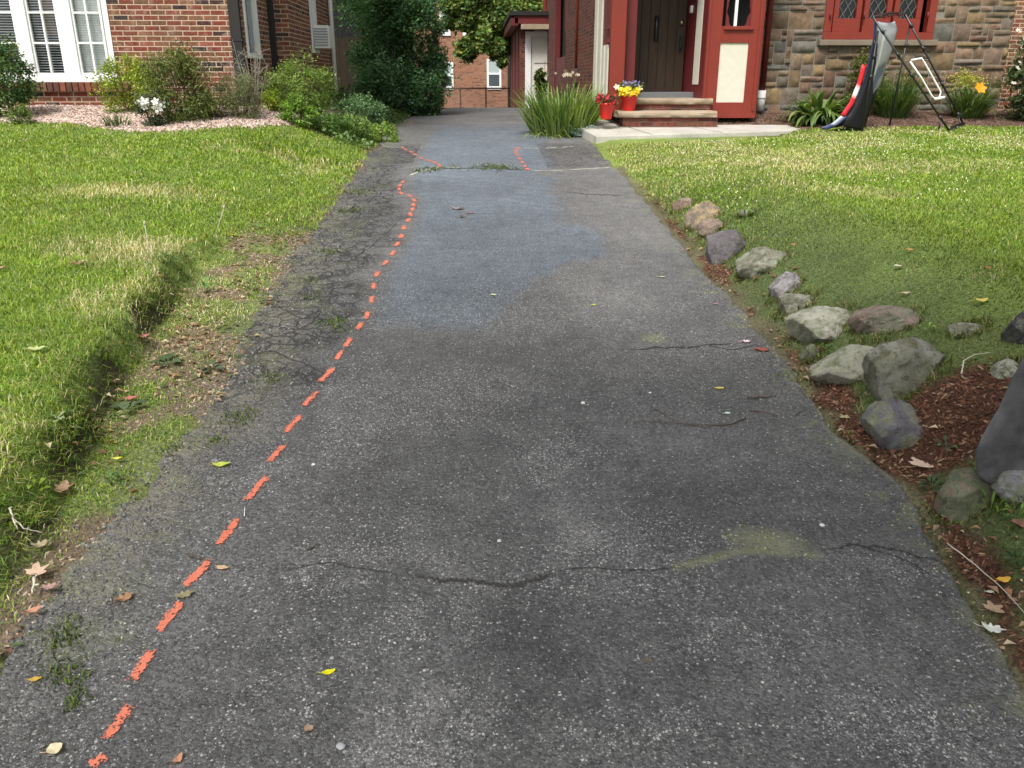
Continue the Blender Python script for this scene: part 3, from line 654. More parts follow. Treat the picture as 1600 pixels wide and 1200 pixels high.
# ashlar facing: random rectangles on a grid
cu, cv = .09, .082
nxs = int((sxr - px1 + .1) / cu) + 1; x00 = px1 - .1; nzs = int((TOP - BZR - .3) / cv); occ = np.zeros((nxs, nzs), bool)
V = []; Fq = []; Cc = []; scol = [hx('#75614f'), hx('#7a6555'), hx('#6e5d50'), hx('#6c6257'), hx('#776856'), hx('#7c6a4f'), hx('#64625a'), hx('#6d5647'), hx('#786150'), hx('#705f4f')]
for j in range(nzs):
    for i in range(nxs):
        if occ[i, j]: continue
        hh = random.choice([1, 1, 1, 1, 2, 2, 2, 3]); ww = random.choice([2, 2, 3, 3, 4, 4, 5]); 
        if hh >= 3: ww = random.choice([2, 3, 4])
        hh = min(hh, nzs - j)
        while ww > 1 and (i + ww > nxs or occ[i:i + ww, j].any()): ww -= 1
        ww = min(ww, nxs - i)
        while hh > 1 and occ[i:i + ww, j:j + hh].any(): hh -= 1
        occ[i:i + ww, j:j + hh] = True
        xa, xb = x00 + i * cu + .006, x00 + (i + ww) * cu - .006; za, zb = BZR + .3 + j * cv + .006, BZR + .3 + (j + hh) * cv - .006
        if xb > sxr + .1: xb = sxr + .1
        if xa < swx1 and xb > swx0 and zb > swz0 - .05:      # cut stones at the window opening
            if xa < swx0 - .03: xb = swx0 - .004
            elif xb > swx1 + .03 and xa > swx1 - cu * 2: xa = swx1 + .004
            elif za < swz0 - .08: zb = swz0 - .055
            else: continue
        c = np.array(random.choice(scol)) * random.uniform(.75, 1.2); pr = random.uniform(.012, .04); base = len(V)
        nu, nv = 5, 4; sd = random.random() * 99
        for q in range(nv + 1):
            for p in range(nu + 1):
                u, v = p / nu, q / nv; ed = (p in (0, nu)) or (q in (0, nv))
                yy = YS - (.002 if ed else pr + .03 * (float(vn(u * 2.5 + sd, v * 2.5)) - .5))
                xx = xa + (xb - xa) * (u if ed and p in (0, nu) else min(max(u, .05), .95)); zz = za + (zb - za) * v
                V.append((xx, yy, zz)); Cc.append(c * (1 + .25 * (float(vn(u * 2 + sd, v * 2 + 9)) - .5)))
        for q in range(nv):
            for p in range(nu): k = base + q * (nu + 1) + p; Fq.append((k, k + 1, k + nu + 2, k + nu + 1))
arr('stone_facing', V, Fq, M['stone'], rh, Cc)
b = MB(); b.box(sxr, sxr + 6, YS + .06, YS + .3, BZR, TOP); b.build('brick_wall', M['brick1'], rh)
# stone sill and window
b = MB(); b.box(swx0 - .06, swx1 + .06, YS - .1, YS + .1, swz0 - .085, swz0 - .004, (.3, .25, .2)); b.build('stone_sill', M['sill'], rh, False, .01)
b = MB(); yf = YS - .03
b.box(swx0, swx1, yf, YS + .1, swz0, swz0 + .10)
b.box(swx0, swx0 + .11, yf, YS + .1, swz0 + .101, swz0 + 1.6); b.box(swx1 - .11, swx1, yf, YS + .1, swz0 + .101, swz0 + 1.6)
b.box(swx0 + .111, swx1 - .111, yf + .02, YS + .1, swz0 + 1.4, swz0 + 1.6)
winr = b.build('window', M['red'], rh, False, .006)
cs = [(1303, 1346), (1350, 1393), (1397, 1440)]
for a, c in cs:
    xa, xb = P(a, 20, YS).x, P(c, 20, YS).x; za, zb = swz0 + .102, swz0 + 1.38; f = .075
    b = MB(); b.box(xa, xb, yf + .025, YS + .08, za, za + .19); b.box(xa, xa + f, yf + .025, YS + .08, za + .191, zb); b.box(xb - f, xb, yf + .025, YS + .08, za + .191, zb)
    cz = b.build('casement', M['red'], winr, False, .005)
    g = MB(); g.box(xa + f, xb - f, YS + .04, YS + .046, za + .19, zb); g.build('leaded_pane', M['glass'], winr)
    b = MB(); W_ = xb - xa - 2 * f; H_ = zb - za - .19; st = .125
    for s in (1, -1):
        k = -H_
        while k < W_ + H_:
            # diagonal line x = k + s*z*.62
            pts = []
            for z in np.linspace(0, H_, 60):
                xx = k + s * z * .6 + (0 if s == 1 else H_ * .3)
                if 0 <= xx <= W_: pts.append((xx, z))
            if len(pts) > 1:
                (a0, z0), (a1, z1) = pts[0], pts[-1]; b.tube([(xa + f + a0, YS + .034, za + .19 + z0), (xa + f + a1, YS + .034, za + .19 + z1)], .0055, 5)
            k += st
    b.build('lead_lattice', m_plain('lead', (.12, .12, .11), .6) if a == 1303 else bpy.data.materials['lead'], winr)
for xx, dxx in ((P(1296, 20, YS).x, 0), (P(1349, 20, YS).x, 0), (P(1448, 20, YS).x, 0)):
    b = MB(); b.tube([(xx, yf - .02, swz0 + .28), (xx, yf - .02, swz0 + .38)], .011, 8); b.tube([(xx, yf + .01, swz0 + .33), (xx, yf - .03, swz0 + .33)], .009, 8); b.build('latch', M['darkred'], winr, True)
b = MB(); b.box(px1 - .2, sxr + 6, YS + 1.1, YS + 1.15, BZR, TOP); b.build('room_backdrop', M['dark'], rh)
# brick flank along the driveway
YSL = 14.35; FX = P(956, 80, YP).x + .03; px_f0 = FX
def fy(px): return PX(px, 60, FX).y
g0, g1 = fy(884), fy(867); yend = fy(852)
T = .25
b = MB(); b.box(FX, FX + T, YSL, g0, BZR, TOP); b.box(FX, FX + T, g1, yend, BZR, TOP); b.box(FX, FX + T, g0, g1, BZR, EYE - .55)
b.box(FX + T, px1, YSL, YSL + T, BZR, TOP); b.build('flank_wall', M['brick2'], rh)
b = MB(); b.box(FX + .18, FX + .24, g0, g1, EYE - .549, TOP - .3); b.build('side_door', M['dark'], rh)
b = MB(); b.box(FX - .02, FX + .12, g1 - .22, g1, EYE - .549, TOP); b.box(FX - .02, FX + .12, g0, g0 + .1, EYE + 1., TOP); b.box(FX + .02, FX + .17, g0 + .3, g1 - .3, EYE - .549, EYE + .5); b.build('door_trim', M['darkred'], rh, False, .01)
b = MB(); b.box(FX - .09, FX - .005, yend - .35, yend - .1, EYE - .8, TOP); b.build('downspout', M['red'], rh, False, .01)
ym = fy(903); b = MB(); b.tube([(FX - .03, ym, EYE + .05), (FX - .03, ym, TOP)], .022, 8); b.build('conduit', M['red'], rh, True)
b = MB(); b.box(FX - .10, FX - .001, ym - .14, ym + .14, EYE - .05, EYE + .2); b.lathe((FX - .12, ym, EYE + .04), [(.0, 0), (.07, 0), (.07, .07), (0, .07)], 12); b.build('electric_meter', m_plain('brown_metal', (.1, .05, .04), .5), rh, False, .01)
rf = MB(); rf.prism([(FX - .4, YS - .4, TOP), (FX - .4, yend + .3, TOP), (FX - .4, (YS + yend) / 2, TOP + 2.6)], (sxr + 6.4 - FX, 0, 0)); rf.build('roof', bpy.data.materials['roof_shingle'], rh)

# ------------------------------------------------------------------ porch
pb = zat(1150, 173, YP)
po = thing('porch', 'red timber entrance porch with cream stucco panels and a dark oak door', 'porch', ((px0 + px1) / 2, YP, pb))
def X_(px, Y=YP): return P(px, 80, Y).x
def Z_(py, Y=YP): return P(1150, py, Y).z
PT = EYE + 2.0
b = MB()   # right front bay
xl, xr_ = X_(1103), px1
pa, pc = X_(1125), X_(1169); pz0, pz1 = Z_(160), Z_(67)
oa, oc = X_(1131), X_(1169); oz0 = Z_(41); oz1 = oz0 + 1.15
D1 = .07
b.box(xl, min(pa, oa), YP, YP + D1, pb - .1, PT); b.box(max(pc, oc), xr_, YP, YP + D1, pb - .1, PT)
b.box(min(pa, oa), max(pc, oc), YP, YP + D1, pb - .1, pz0); b.box(min(pa, oa), max(pc, oc), YP, YP + D1, pz1, oz0); b.box(min(pa, oa), max(pc, oc), YP, YP + D1, oz1, PT)
b.box(xr_ - .05, xr_, YP + D1, YS + .02, pb - .1, PT)
b.build('front_panel', M['red'], po, False, .004)
b = MB(); b.box(pa - .0, max(pc, oc), YP + .018, YP + .06, pz0 - .01, pz1 + .01); b.build('stucco_panel', M['cream'], po)
b = MB(); b.box(oa - .03, oc + .04, YP - .035, YP + .0, oz0 - .045, oz0 - .0); b.box(xl + .001, xl + .035, YP - .02, YP - .001, pb - .05, PT); b.box(xr_ - .07, xr_ - .03, YP - .02, YP - .001, pb, PT); b.build('trim', M['red'], po, False, .004)
# scalloped opening : two wavy boards and a white mullion
def scallop(x0, x1, side, z0, z1, y0, y1, name):
    n = 60; pts = []
    for i in range(n + 1):
        z = z0 + (z1 - z0) * i / n; ph = i / n * 4.2 * math.pi + 2.2
        wv = .045 + .032 * math.sin(ph) + .007 * math.sin(ph * 4)
        pts.append((x0 + wv if side > 0 else x1 - wv, z))
    e = x0 if side > 0 else x1
    m = MB()
    for (xa, za), (xb, zb) in zip(pts[:-1], pts[1:]): m.prism([(e, y0, za), (xa, y0, za), (xb, y0, zb), (e, y0, zb)], (0, y1 - y0, 0))
    return m.build(name, M['darkred'], po)
scallop(oa, oc, 1, oz0, oz1, YP + .025, YP + .05, 'scalloped_board'); scallop(oa, oc, -1, oz0, oz1, YP + .025, YP + .05, 'scalloped_board')
xm = X_(1147); b = MB(); b.box(xm - .02, xm + .02, YP + .052, YP + .075, oz0, oz1); b.build('mullion', M['white'], po)
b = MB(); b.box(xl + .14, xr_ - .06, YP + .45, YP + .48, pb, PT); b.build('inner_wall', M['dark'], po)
# left front post and side wall of the porch
xa, xb = X_(954), X_(977); b = MB(); b.box(xa, xb, YP, YP + .16, pb - .02, PT); b.build('post', M['red'], po, False, .008)
xsd = xa + .03; b = MB(); b.box(xsd, xsd + .05, YP + .161, YSL - .005, pb - .05, PT); b.build('side_wall', M['darkred'], po)
def syd(px): return PX(px, 80, xsd).y
zw1 = PX(948, 70, xsd - .02); 
for a, c, top in ((952.5, 949, 'low'), (947, 943.5, 'low'), (941.5, 936.5, 'hi'), (934.5, 930.5, 'hi')):
    y0_, y1_ = syd(a), syd(c); y0_, y1_ = sorted((max(min(y0_, YSL - .01), YP + .17), max(min(y1_, YSL - .01), YP + .17)))
    b = MB(); b.box(xsd - .03, xsd - .001, y0_, y1_, pb + .05, zw1.z if top == 'low' else PT); b.build('white_panel', M['cream'], po, False, .004)
b = MB(); b.box(xsd - .035, xsd - .001, YP + .17, YP + .5, zw1.z + .02, zw1.z + .07); b.box(xsd - .035, xsd - .001, YP + .17, YP + .5, zw1.z + .2, zw1.z + .24); b.box(xsd - .03, xsd - .001, YP + .17, YP + .21, zw1.z + .24, PT); b.build('side_trim', M['red'], po, False, .004)
# door recess
dz = Z_(152, YP + .1); dpx0, dpx1 = P(986, 80, YD).x, P(1069, 80, YD).x; dsz = P(1030, 143, YD).z
b = MB(); b.box(dpx0, dpx1, YD, YD + .05, dsz, PT - .1); dr = b.build('door', M['door'], po)
b = MB()
W_ = dpx1 - dpx0
for i in range(1, 6): x = dpx0 + W_ * i / 6; b.box(x - .005, x + .005, YD - .004, YD - .001, dsz + .05, PT - .12)
b.build('board_joint', M['dark'], dr)
b = MB(); b.tube([(dpx0 + W_ * .45, YD - .012, EYE + .9 - .35), (dpx0 + W_ * .45, YD - .012, EYE + .9)], .03, 8); b.build('strap_hinge', M['black'], dr, True)
hxx = P(1063, 60, YD).x; hz = P(1063, 66, YD).z
b = MB(); b.box(hxx - .03, hxx + .03, YD - .012, YD - .001, hz - .13, hz + .16); b.tube([(hxx, YD - .02, hz + .07), (hxx, YD - .07, hz + .04), (hxx, YD - .07, hz - .08), (hxx, YD - .02, hz - .11)], .012, 8); b.build('handle', M['black'], dr, False, .003)
b = MB(); b.lathe((hxx, YD - .02, hz + .27), [(0, -.03), (.028, -.02), (.028, .02), (0, .03)], 12); b.build('lock', m_plain('brass', (.45, .4, .2), .35, metal=1), dr, True)
b = MB()
b.box(dpx0 - .07, dpx0 - .001, YD - .06, YD + .1, dsz, PT); b.box(xb - .001 - .02, dpx0 - .071, YP + .161, YD + .1, dsz, PT); b.build('left_jamb', M['darkred'], po, False, .004)
b = MB(); xr0 = P(1071, 80, YD).x
b.add([(xr0, YD + .05, dsz - .1), (xl + .001, YP + .071, dsz - .1), (xl + .001, YP + .071, PT), (xr0, YD + .05, PT), (xr0 + .1, YD + .05, dsz - .1), (xl + .1, YP + .071, dsz - .1), (xl + .1, YP + .071, PT), (xr0 + .1, YD + .05, PT)], [(0, 1, 2, 3), (4, 7, 6, 5), (0, 3, 7, 4), (1, 5, 6, 2), (3, 2, 6, 7)])
b.build('reveal', M['darkred'], po)
# cream strip on the reveal
def rv(f, z, o=.006): 
    a = Vector((xr0, YD + .05, z)); c = Vector((xl + .001, YP + .071, z)); d = (c - a).normalized(); nrm = Vector((-abs(d.y), -abs(d.x) * (1 if d.x > 0 else -1) * 1, 0)); nrm = Vector((d.y, -d.x, 0)); 
    if nrm.x > 0: nrm = -nrm
    return a.lerp(c, f) + nrm * o
zc0 = P(1098, 132, YP + .3).z
b = MB(); b.add([rv(.52, zc0), rv(.80, zc0), rv(.80, PT), rv(.52, PT), rv(.52, zc0, 0), rv(.80, zc0, 0), rv(.80, PT, 0), rv(.52, PT, 0)], [(0, 1, 2, 3), (0, 3, 7, 4), (1, 5, 6, 2), (0, 4, 5, 1)]); b.build('cream_strip', M['cream'], po)
zb_ = P(1085, 12, YP + .5).z; b = MB(); b.add([rv(.22, zb_ - .05, .03), rv(.29, zb_ - .05, .03), rv(.29, zb_ + .05, .03), rv(.22, zb_ + .05, .03), rv(.22, zb_ - .05, 0), rv(.29, zb_ - .05, 0), rv(.29, zb_ + .05, 0), rv(.22, zb_ + .05, 0)], [(0, 1, 2, 3), (0, 3, 7, 4), (1, 5, 6, 2), (0, 4, 5, 1), (3, 2, 6, 7)]); b.build('doorbell', M['white'], po, False, .003)
b = MB(); b.box(xb, dpx1 + .15, YD - .5, YD - .02, dsz - .2, dsz - .004); b.build('threshold', m_plain('grey_stone', (.13, .14, .15), .7, .2, 8, .4), po, False, .006)
b = MB(); b.box(xa - .05, xr_ + .05, YP - .15, YS + .1, PT, PT + .1); b.prism([(xa - .2, YP - .25, PT + .1), (xr_ + .2, YP - .25, PT + .1), ((xa + xr_) / 2, YP - .25, PT + 1.1)], (0, 1.1, 0)); b.build('roof', M['darkred'], po)
# steps
def slabstone(x0, x1, y0, y1, z0, z1, name, mat, parent):
    nx_, nz_ = 40, 4; m = MB(); s = random.random() * 50
    bm = bmesh.new(); bmesh.ops.create_cube(bm, size=1); bmesh.ops.subdivide_edges(bm, edges=[e for e in bm.edges if abs((e.verts[0].co - e.verts[1].co).x) > .5], cuts=36, use_grid_fill=True)
    bmesh.ops.subdivide_edges(bm, edges=[e for e in bm.edges if abs((e.verts[0].co - e.verts[1].co).z) > .5], cuts=2, use_grid_fill=True)
    for v in bm.verts:
        c = v.co; x = x0 + (c.x + .5) * (x1 - x0); y = y0 + (c.y + .5) * (y1 - y0); z = z0 + (c.z + .5) * (z1 - z0)
        if c.y < -.4: y += .03 * (float(vn(x * 9 + s, z * 30)) - .5) + (.015 if abs(c.z) > .4 else 0)
        if c.z > .4: z += .008 * (float(vn(x * 5 + s, y * 5)) - .5)
        if abs(c.x) > .49: x += .03 * (float(vn(z * 30 + s, y * 9)) - .5)
        v.co = (x, y, z)
    me = bpy.data.meshes.new(name); bm.to_mesh(me); bm.free(); return link(name, me, mat, parent, False)
st = thing('front_steps', 'two rough sandstone slab steps with a brick riser below the oak door', 'steps', (P(1040, 185, YP - .5).x, YP - .4, zat(1040, 185, 12.2)))
zl1 = P(1040, 173.5, 12.15).z; zl0 = P(1040, 187, 12.15).z; zu1 = P(1040, 154, 12.42).z; zu0 = P(1040, 163, 12.42).z
slabstone(P(965, 180, 12.15).x, P(1120, 180, 12.15).x, 12.15, 12.52, zl0 + .03, zl1, 'lower_tread', M['stone_step'], st)
slabstone(P(990, 160, 12.42).x, P(1113, 160, 12.42).x, 12.42, 12.95, zu0, zu1, 'upper_tread', M['stone_step'], st)
b = MB(); b.box(P(993, 160, 12.45).x, P(1110, 160, 12.45).x, 12.46, 12.9, zl1 - .1, zu0 - .002); b.box(P(970, 160, 12.45).x, P(1116, 160, 12.45).x, 12.2, 12.5, zl0 - .2, zl0 + .028); b.build('riser', M['brick2'], st)
# right side downspout with white boot
b = MB(); dxx = P(1193, 80, YS - .12).x; b.tube([(dxx + .03, YS - .14, pb + .27), (dxx + .03, YS - .14, PT + 1.5)], .045, 12); ds = b.build('downspout', M['darkred'], rh, True)
b = MB(); b.tube([(dxx + .03, YS - .14, pb - .02), (dxx + .03, YS - .14, pb + .27)], .06, 14); b.tube([(dxx + .03, YS - .14, pb + .15), (dxx + .03, YS - .14, pb + .18)], .065, 14); b.build('white_boot', M['white'], ds, True)

# ------------------------------------------------------------------ garage
YG = 24.5; gx0 = P(812, 100, YG).x; gzb = zat(830, 166, YG) - .05
ga = thing('garage', 'small brick garage with red fascia and white panelled door at the end of the driveway', 'garage', (gx0 + 1.5, YG, gzb))
gt = zat(812, 30, YG); b = MB(); 
b.box(gx0, gx0 + .15, YG, YG + 7, gzb - .4, gt); b.box(gx0 + 3.2, gx0 + 3.5, YG, YG + 7, gzb - .4, gt); b.box(gx0, gx0 + 3.5, YG + 6.8, YG + 7, gzb - .4, gt); b.box(gx0 + .15, gx0 + 3.2, YG + .15, YG + .4, zat(830, 50, YG), gt); b.build('wall', M['brick2'], ga)
b = MB(); zf0, zf1 = zat(812, 38, YG), zat(812, 25, YG); b.box(gx0 - .15, gx0 + 3.7, YG - .25, YG - .05, zf0, zf1); b.box(gx0 - .25, gx0 - .05, YG - .25, YG + 7.2, zf0 - .05, zf1 - .05); b.build('fascia', M['darkred'], ga, False, .01)
b = MB(); b.prism([(gx0 - .3, YG - .3, zf1), (gx0 + 3.9, YG - .3, zf1), (gx0 + 3.9, YG - .3, zf1 + .1), (gx0 - .3, YG - .3, zf1 + .1)], (0, 7.6, 0)); b.build('roof', M['downspout'], ga)
b = MB(); b.box(gx0 + .02, gx0 + 3., YG - .42, YG - .06, zat(830, 47, YG), zat(830, 39, YG)); b.build('door_hood', M['stone_step'], ga, False, .01)
b = MB(); b.box(gx0 + .15, gx0 + .31, YG - .02, YG + .15, gzb - .1, zat(830, 49, YG)); b.box(gx0 + .31, gx0 + 3.1, YG - .02, YG + .15, zat(830, 57, YG), zat(830, 49, YG)); b.build('door_frame', M['white'], ga, False, .006)
gdx = P(822, 100, YG).x; gdz = zat(830, 57, YG)
b = MB(); b.box(gx0 + .32, gx0 + 3.1, YG + .03, YG + .08, gzb - .1, gdz - .002)
for i in range(4):
    for j in range(4):
        xa = gx0 + .4 + i * .66; za = gzb + .12 + j * .53; b.box(xa, xa + .56, YG + .012, YG + .028, za, za + .42)
b.build('garage_door', m_plain('off_white', (.60, .59, .53), .55, .06, 3, .1), ga, False, .008)
for i in range(3):
    b = MB(); b.box(gx0 - .03, gx0 - .002, YG + .5 + i * 2.2, YG + .75 + i * 2.2, gzb - .3, zf0 - .1); b.build('pilaster', M['darkred'], ga)

# ------------------------------------------------------------------ apartment building behind
YA = 40; az = zat(740, 190, YA)
ap = thing('apartment_building', 'orange brown brick apartment block with white sash windows behind the garage', 'building', (P(740, 100, YA).x, YA, az))
AX0, AX1 = P(560, 100, YA).x, P(1000, 100, YA).x; AT = zat(740, 0, YA) + 5
wins = [(760, 783, 92, 138), (685, 707, 97, 138), (687, 704, 8, 54), (723, 749, 8, 54)]
b = MB(); b.box(AX0, AX1, YA, YA + 8, az - 2, AT); b.build('wall', M['brick3'], ap)
for a, c, t_, u_ in wins:
    xa, xb = P(a, 50, YA).x, P(c, 50, YA).x; za, zb = zat(740, u_, YA), zat(740, t_, YA); mid = (za + zb) / 2; f = .09
    b = MB(); y0 = YA - .05
    b.box(xa, xb, y0, YA - .001, za - .05, za + f); b.box(xa, xb, y0, YA - .001, zb - f, zb); b.box(xa, xa + f, y0, YA - .001, za + f, zb - f); b.box(xb - f, xb, y0, YA - .001, za + f, zb - f); b.box(xa + f, xb - f, y0 + .005, YA - .001, mid - .04, mid + .04)
    wv = b.build('window', M['white'], ap); b = MB(); b.box(xa + f, xb - f, YA - .03, YA - .002, za + f, mid - .04); b.build('pane', m_plain('window_dark', (.07, .09, .1), .15, spec=.8) if 'window_dark' not in bpy.data.materials else bpy.data.materials['window_dark'], wv)
    b = MB(); b.box(xa + f, xb - f, YA - .032, YA - .002, mid + .04, zb - f); b.build('blind', m_plain('window_blind', (.38, .45, .44), .4) if 'window_blind' not in bpy.data.materials else bpy.data.materials['window_blind'], wv)
b = MB(); b.box(P(793, 50, YA).x, P(799, 50, YA).x, YA - .15, YA - .01, az - 1, AT); b.build('downspout', M['downspout'], ap)
# ------------------------------------------------------------------ chain-link fence
YF = 32.; fz1 = zat(740, 138, YF); fz0 = fz1 - 1.2
cf = thing('chain_link_fence', 'low chain link fence with brown top rail in front of the apartment block', 'fence', (P(740, 138, YF).x, YF, fz0))
fm = m_plain('rusty_rail', (.12, .07, .05), .7); xa, xb = P(620, 138, YF).x, P(812, 138, YF).x
b = MB(); b.tube([(xa, YF, fz1), (xb, YF, fz1)], .03, 6); b.build('top_rail', fm, cf)
for px in (719, 759, 795, 680): x = P(px, 140, YF).x; b = MB(); b.tube([(x, YF, fz0 - .2), (x, YF, fz1 + .05)], .03, 6); b.build('post', fm, cf)
b = MB(); h_ = 1.2; k = xa - h_
while k < xb:
    for s in (1, -1):
        p0 = (k, fz0) if s == 1 else (k, fz1); p1 = (k + h_, fz1) if s == 1 else (k + h_, fz0)
        if p0[0] >= xa and p1[0] <= xb: b.tube([(p0[0], YF + .03, p0[1]), (p1[0], YF + .03, p1[1])], .004, 3, cap=False)
    k += .11
b.build('wire_mesh', m_plain('wire', (.2, .18, .17), .6), cf)

# ------------------------------------------------------------------ grass
def pick(cols, n, w=None, var=.18):
    cols = np.array(cols); i = rng.choice(len(cols), n, p=None if w is None else np.array(w) / sum(w))
    return cols[i] * rng.uniform(1 - var, 1 + var, (n, 1))
def blades(name, x, y, z, h, w, lean, col, kind='stuff', label=None, cat='grass', parent=None, ang=None):
    n = len(x); a = rng.uniform(0, 2 * np.pi, n) if ang is None else ang; b = a + rng.uniform(.9, 2.2, n) * 1
    dx, dy = np.cos(a), np.sin(a); wx, wy = np.cos(b) * w / 2, np.sin(b) * w / 2
    o = np.stack([x, y, z - .004], 1); L = lean * h
    mid = o + np.stack([dx * L * .35, dy * L * .35, h * .62 * np.sqrt(np.maximum(.1, 1 - (lean * .5) ** 2))], 1)
    tip = o + np.stack([dx * L, dy * L, h * np.sqrt(np.maximum(.05, 1 - lean ** 2 * .8))], 1)
    wv = np.stack([wx, wy, wx * 0], 1)
    V = np.stack([o - wv, o + wv, mid - wv * .8, mid + wv * .8, tip], 1).reshape(-1, 3)
    i = np.arange(n)[:, None] * 5
    Fc = np.concatenate([i + [0, 1, 3], i + [0, 3, 2], i + [2, 3, 4]], 1).reshape(-1, 3)
    cc = np.repeat(col, 5, 0).reshape(n, 5, 3).copy(); cc[:, :2] *= .75; cc[:, 4] *= 1.12
    o_ = arr(name, V, Fc, M['grass'], parent, cc.reshape(-1, 3))
    if label: tag(o_, label, cat, None, kind)
    return o_
def lawn(side):
    X = []; Y = []
    for y0, y1, dn in [(.7, 2.5, 15000), (2.5, 4, 12500), (4, 5.5, 8500), (5.5, 7.5, 5600), (7.5, 9.5, 3800), (9.5, 12.3, 2600)]:
        yy = rng.uniform(y0, y1, int(dn * (y1 - y0) * (.68 * y1 + 1.3)))
        if side < 0: xx = -rng.uniform(0, .68 * y1 + 1.3, len(yy)); k = (xx > -(.68 * yy + 1.0))
        else: xx = rng.uniform(0, .68 * y1 + 1.3, len(yy)); k = (xx < .74 * yy + 1.0)
        X.append(xx[k]); Y.append(yy[k])
    x = np.concatenate(X); y = np.concatenate(Y); n = len(x)
    f1 = fbm(x, y, 1.1, 4, 71); f2 = fbm(x, y, 5, 3, 72); f3 = fbm(x, y, .45, 2, 73)
    if side < 0:
        d = Xl(y) - x; p = (d > 0) * 1.
        led = 1 - sm(5.6, 7, y)
        instrip = (x > Lx(y) - .03) & (y < 6.6)
        p = np.where(instrip, (.30 + .65 * (1 - strip_left(x, y)) * sm(.28, .44, f2)) * sm(.0, .2, d + .15 * (f2 - .5)), p * sm(-.02, .10, d + .16 * (f2 - .5)))
        face = (Lx(y) - x > -.03) & (Lx(y) - x < .12) & (y < 5.8) & (y > 2.0); p = np.where(face, .55 * sm(.40, .58, f2) + .08, p)
        p *= 1 - bed_left(x, y)
        dry = np.clip(.6 * sm(.60, .78, f1) + 1.1 * blob_w(x, y, 250, 395, .7, .4) + .6 * blob_w(x, y, 150, 300, .6, .3) + .5 * blob_w(x, y, 260, 300, .6, .3), 0, 1)
        p *= 1 - .35 * dry
        h = rng.uniform(.026, .054, n) * (.6 + .8 * f2) * np.where(instrip, .55, 1); h *= np.where(blob_w(x, y, 455, 235, .5, .4) > .1, 1.9, 1)
    else:
        d = x - Xr(y); p = sm(.02, .16, d + .14 * (f2 - .5))
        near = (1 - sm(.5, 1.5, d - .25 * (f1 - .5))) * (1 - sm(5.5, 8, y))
        p *= 1 - near * .30 * sm(.45, .62, f2); p *= 1 - mulch_near(x, y); p *= 1 - bed_right(x, y)
        p *= (y < 12); inslab = (y > 10.75) & (y > np.interp(x, [1.0, 1.6, 4.1, 4.7], [12.5, 10.88, 11.5, 12.4])) & (x < 4.7); p = np.where(inslab, 0, p)
        dry = np.clip(.5 * sm(.45, .65, f1) + .5 * blob_w(x, y, 1300, 260, 2.2, .7), 0, 1)
        nr2 = near; h = rng.uniform(.02, .045, n) * (1 - .3 * near) * (.7 + .6 * f2)
    if side > 0: nb = (1 - sm(.55, 1.25, d)) * (1 - sm(4.6, 6, y)); p = p * (1 - .5 * nb); h = h * (1 - .35 * nb)
    k = rng.random(n) < p; x, y, h, dry, f1, f2 = x[k], y[k], h[k], dry[k], f1[k], f2[k]; n = len(x)
    z = GZ(x, y)
    green = pick([(.12, .20, .02), (.19, .28, .025), (.26, .34, .03), (.08, .16, .022), (.30, .34, .06)], n, [4, 5, 4, 3, 1])
    straw = pick([(.50, .42, .20), (.40, .36, .14), (.56, .48, .27)], n)
    t = (rng.random(n) < .05 + .85 * dry)[:, None]; c = np.where(t, straw, green) * ((.75 + .5 * f2) * 1.22)[:, None] * np.array([1.0, 1.03, 1.2])
    if side > 0:
        bank_shade = ((1 - sm(.4, 1.6, x - Xr(y))) * (1 - sm(5.5, 8, y)))[:, None]; nb = ((1 - sm(.6, 1.4, x - Xr(y))) * (1 - sm(4.6, 6, y)))[:, None]; c = c * (1 - .30 * bank_shade) * (1 - .3 * nb)  # tree shade painted into the blades, then darker sparse growth by the boulders
    w = rng.uniform(.0022, .0042, n) * np.interp(y, [1, 4, 7, 12], [.9, 1.15, 1.8, 2.9])
    return x, y, z, h, w, rng.uniform(.55, 1.1, n), c
def blob_w(x, y, px, py, rx, ry):
    p = Gd(px, py); return np.clip(1.25 - np.hypot((x - p.x) / rx, (y - p.y) / ry), 0, 1)
blades('grass', *lawn(-1), label='yellow green turf with long blades and dry patches on the left lawn')
blades('grass', *lawn(1), label='short mown turf, thinner and painted with tree shade, above the boulders on the right lawn')
ny_ = 5200; oy = rng.uniform(1.3, 5.9, ny_); ox = Lx(oy) - .08 + rng.normal(0, .06, ny_) + .16 * (fbm(oy, oy, 6, 3, 12) - .5); oa = rng.normal(-.3, 1.3, ny_); ok_ = rng.random(ny_) < sm(.34, .5, fbm(ox, oy, 3.1, 3, 14)) * (1 - sm(4.6, 5.9, oy)); ox, oy, oa = ox[ok_], oy[ok_], oa[ok_]; ny_ = len(ox)
blades('grass', ox, oy, GZ(ox, oy), rng.uniform(.03, .07, ny_) * (.5 + fbm(ox, oy, 3, 3, 13)), rng.uniform(.002, .004, ny_) * 1.2, rng.uniform(.8, 1.12, ny_), pick([(.14, .24, .03), (.22, .31, .04), (.1, .18, .03), (.42, .38, .18)], ny_, [4, 4, 2, 2]), label='long blades hanging over the lip of the turf ledge', ang=oa)
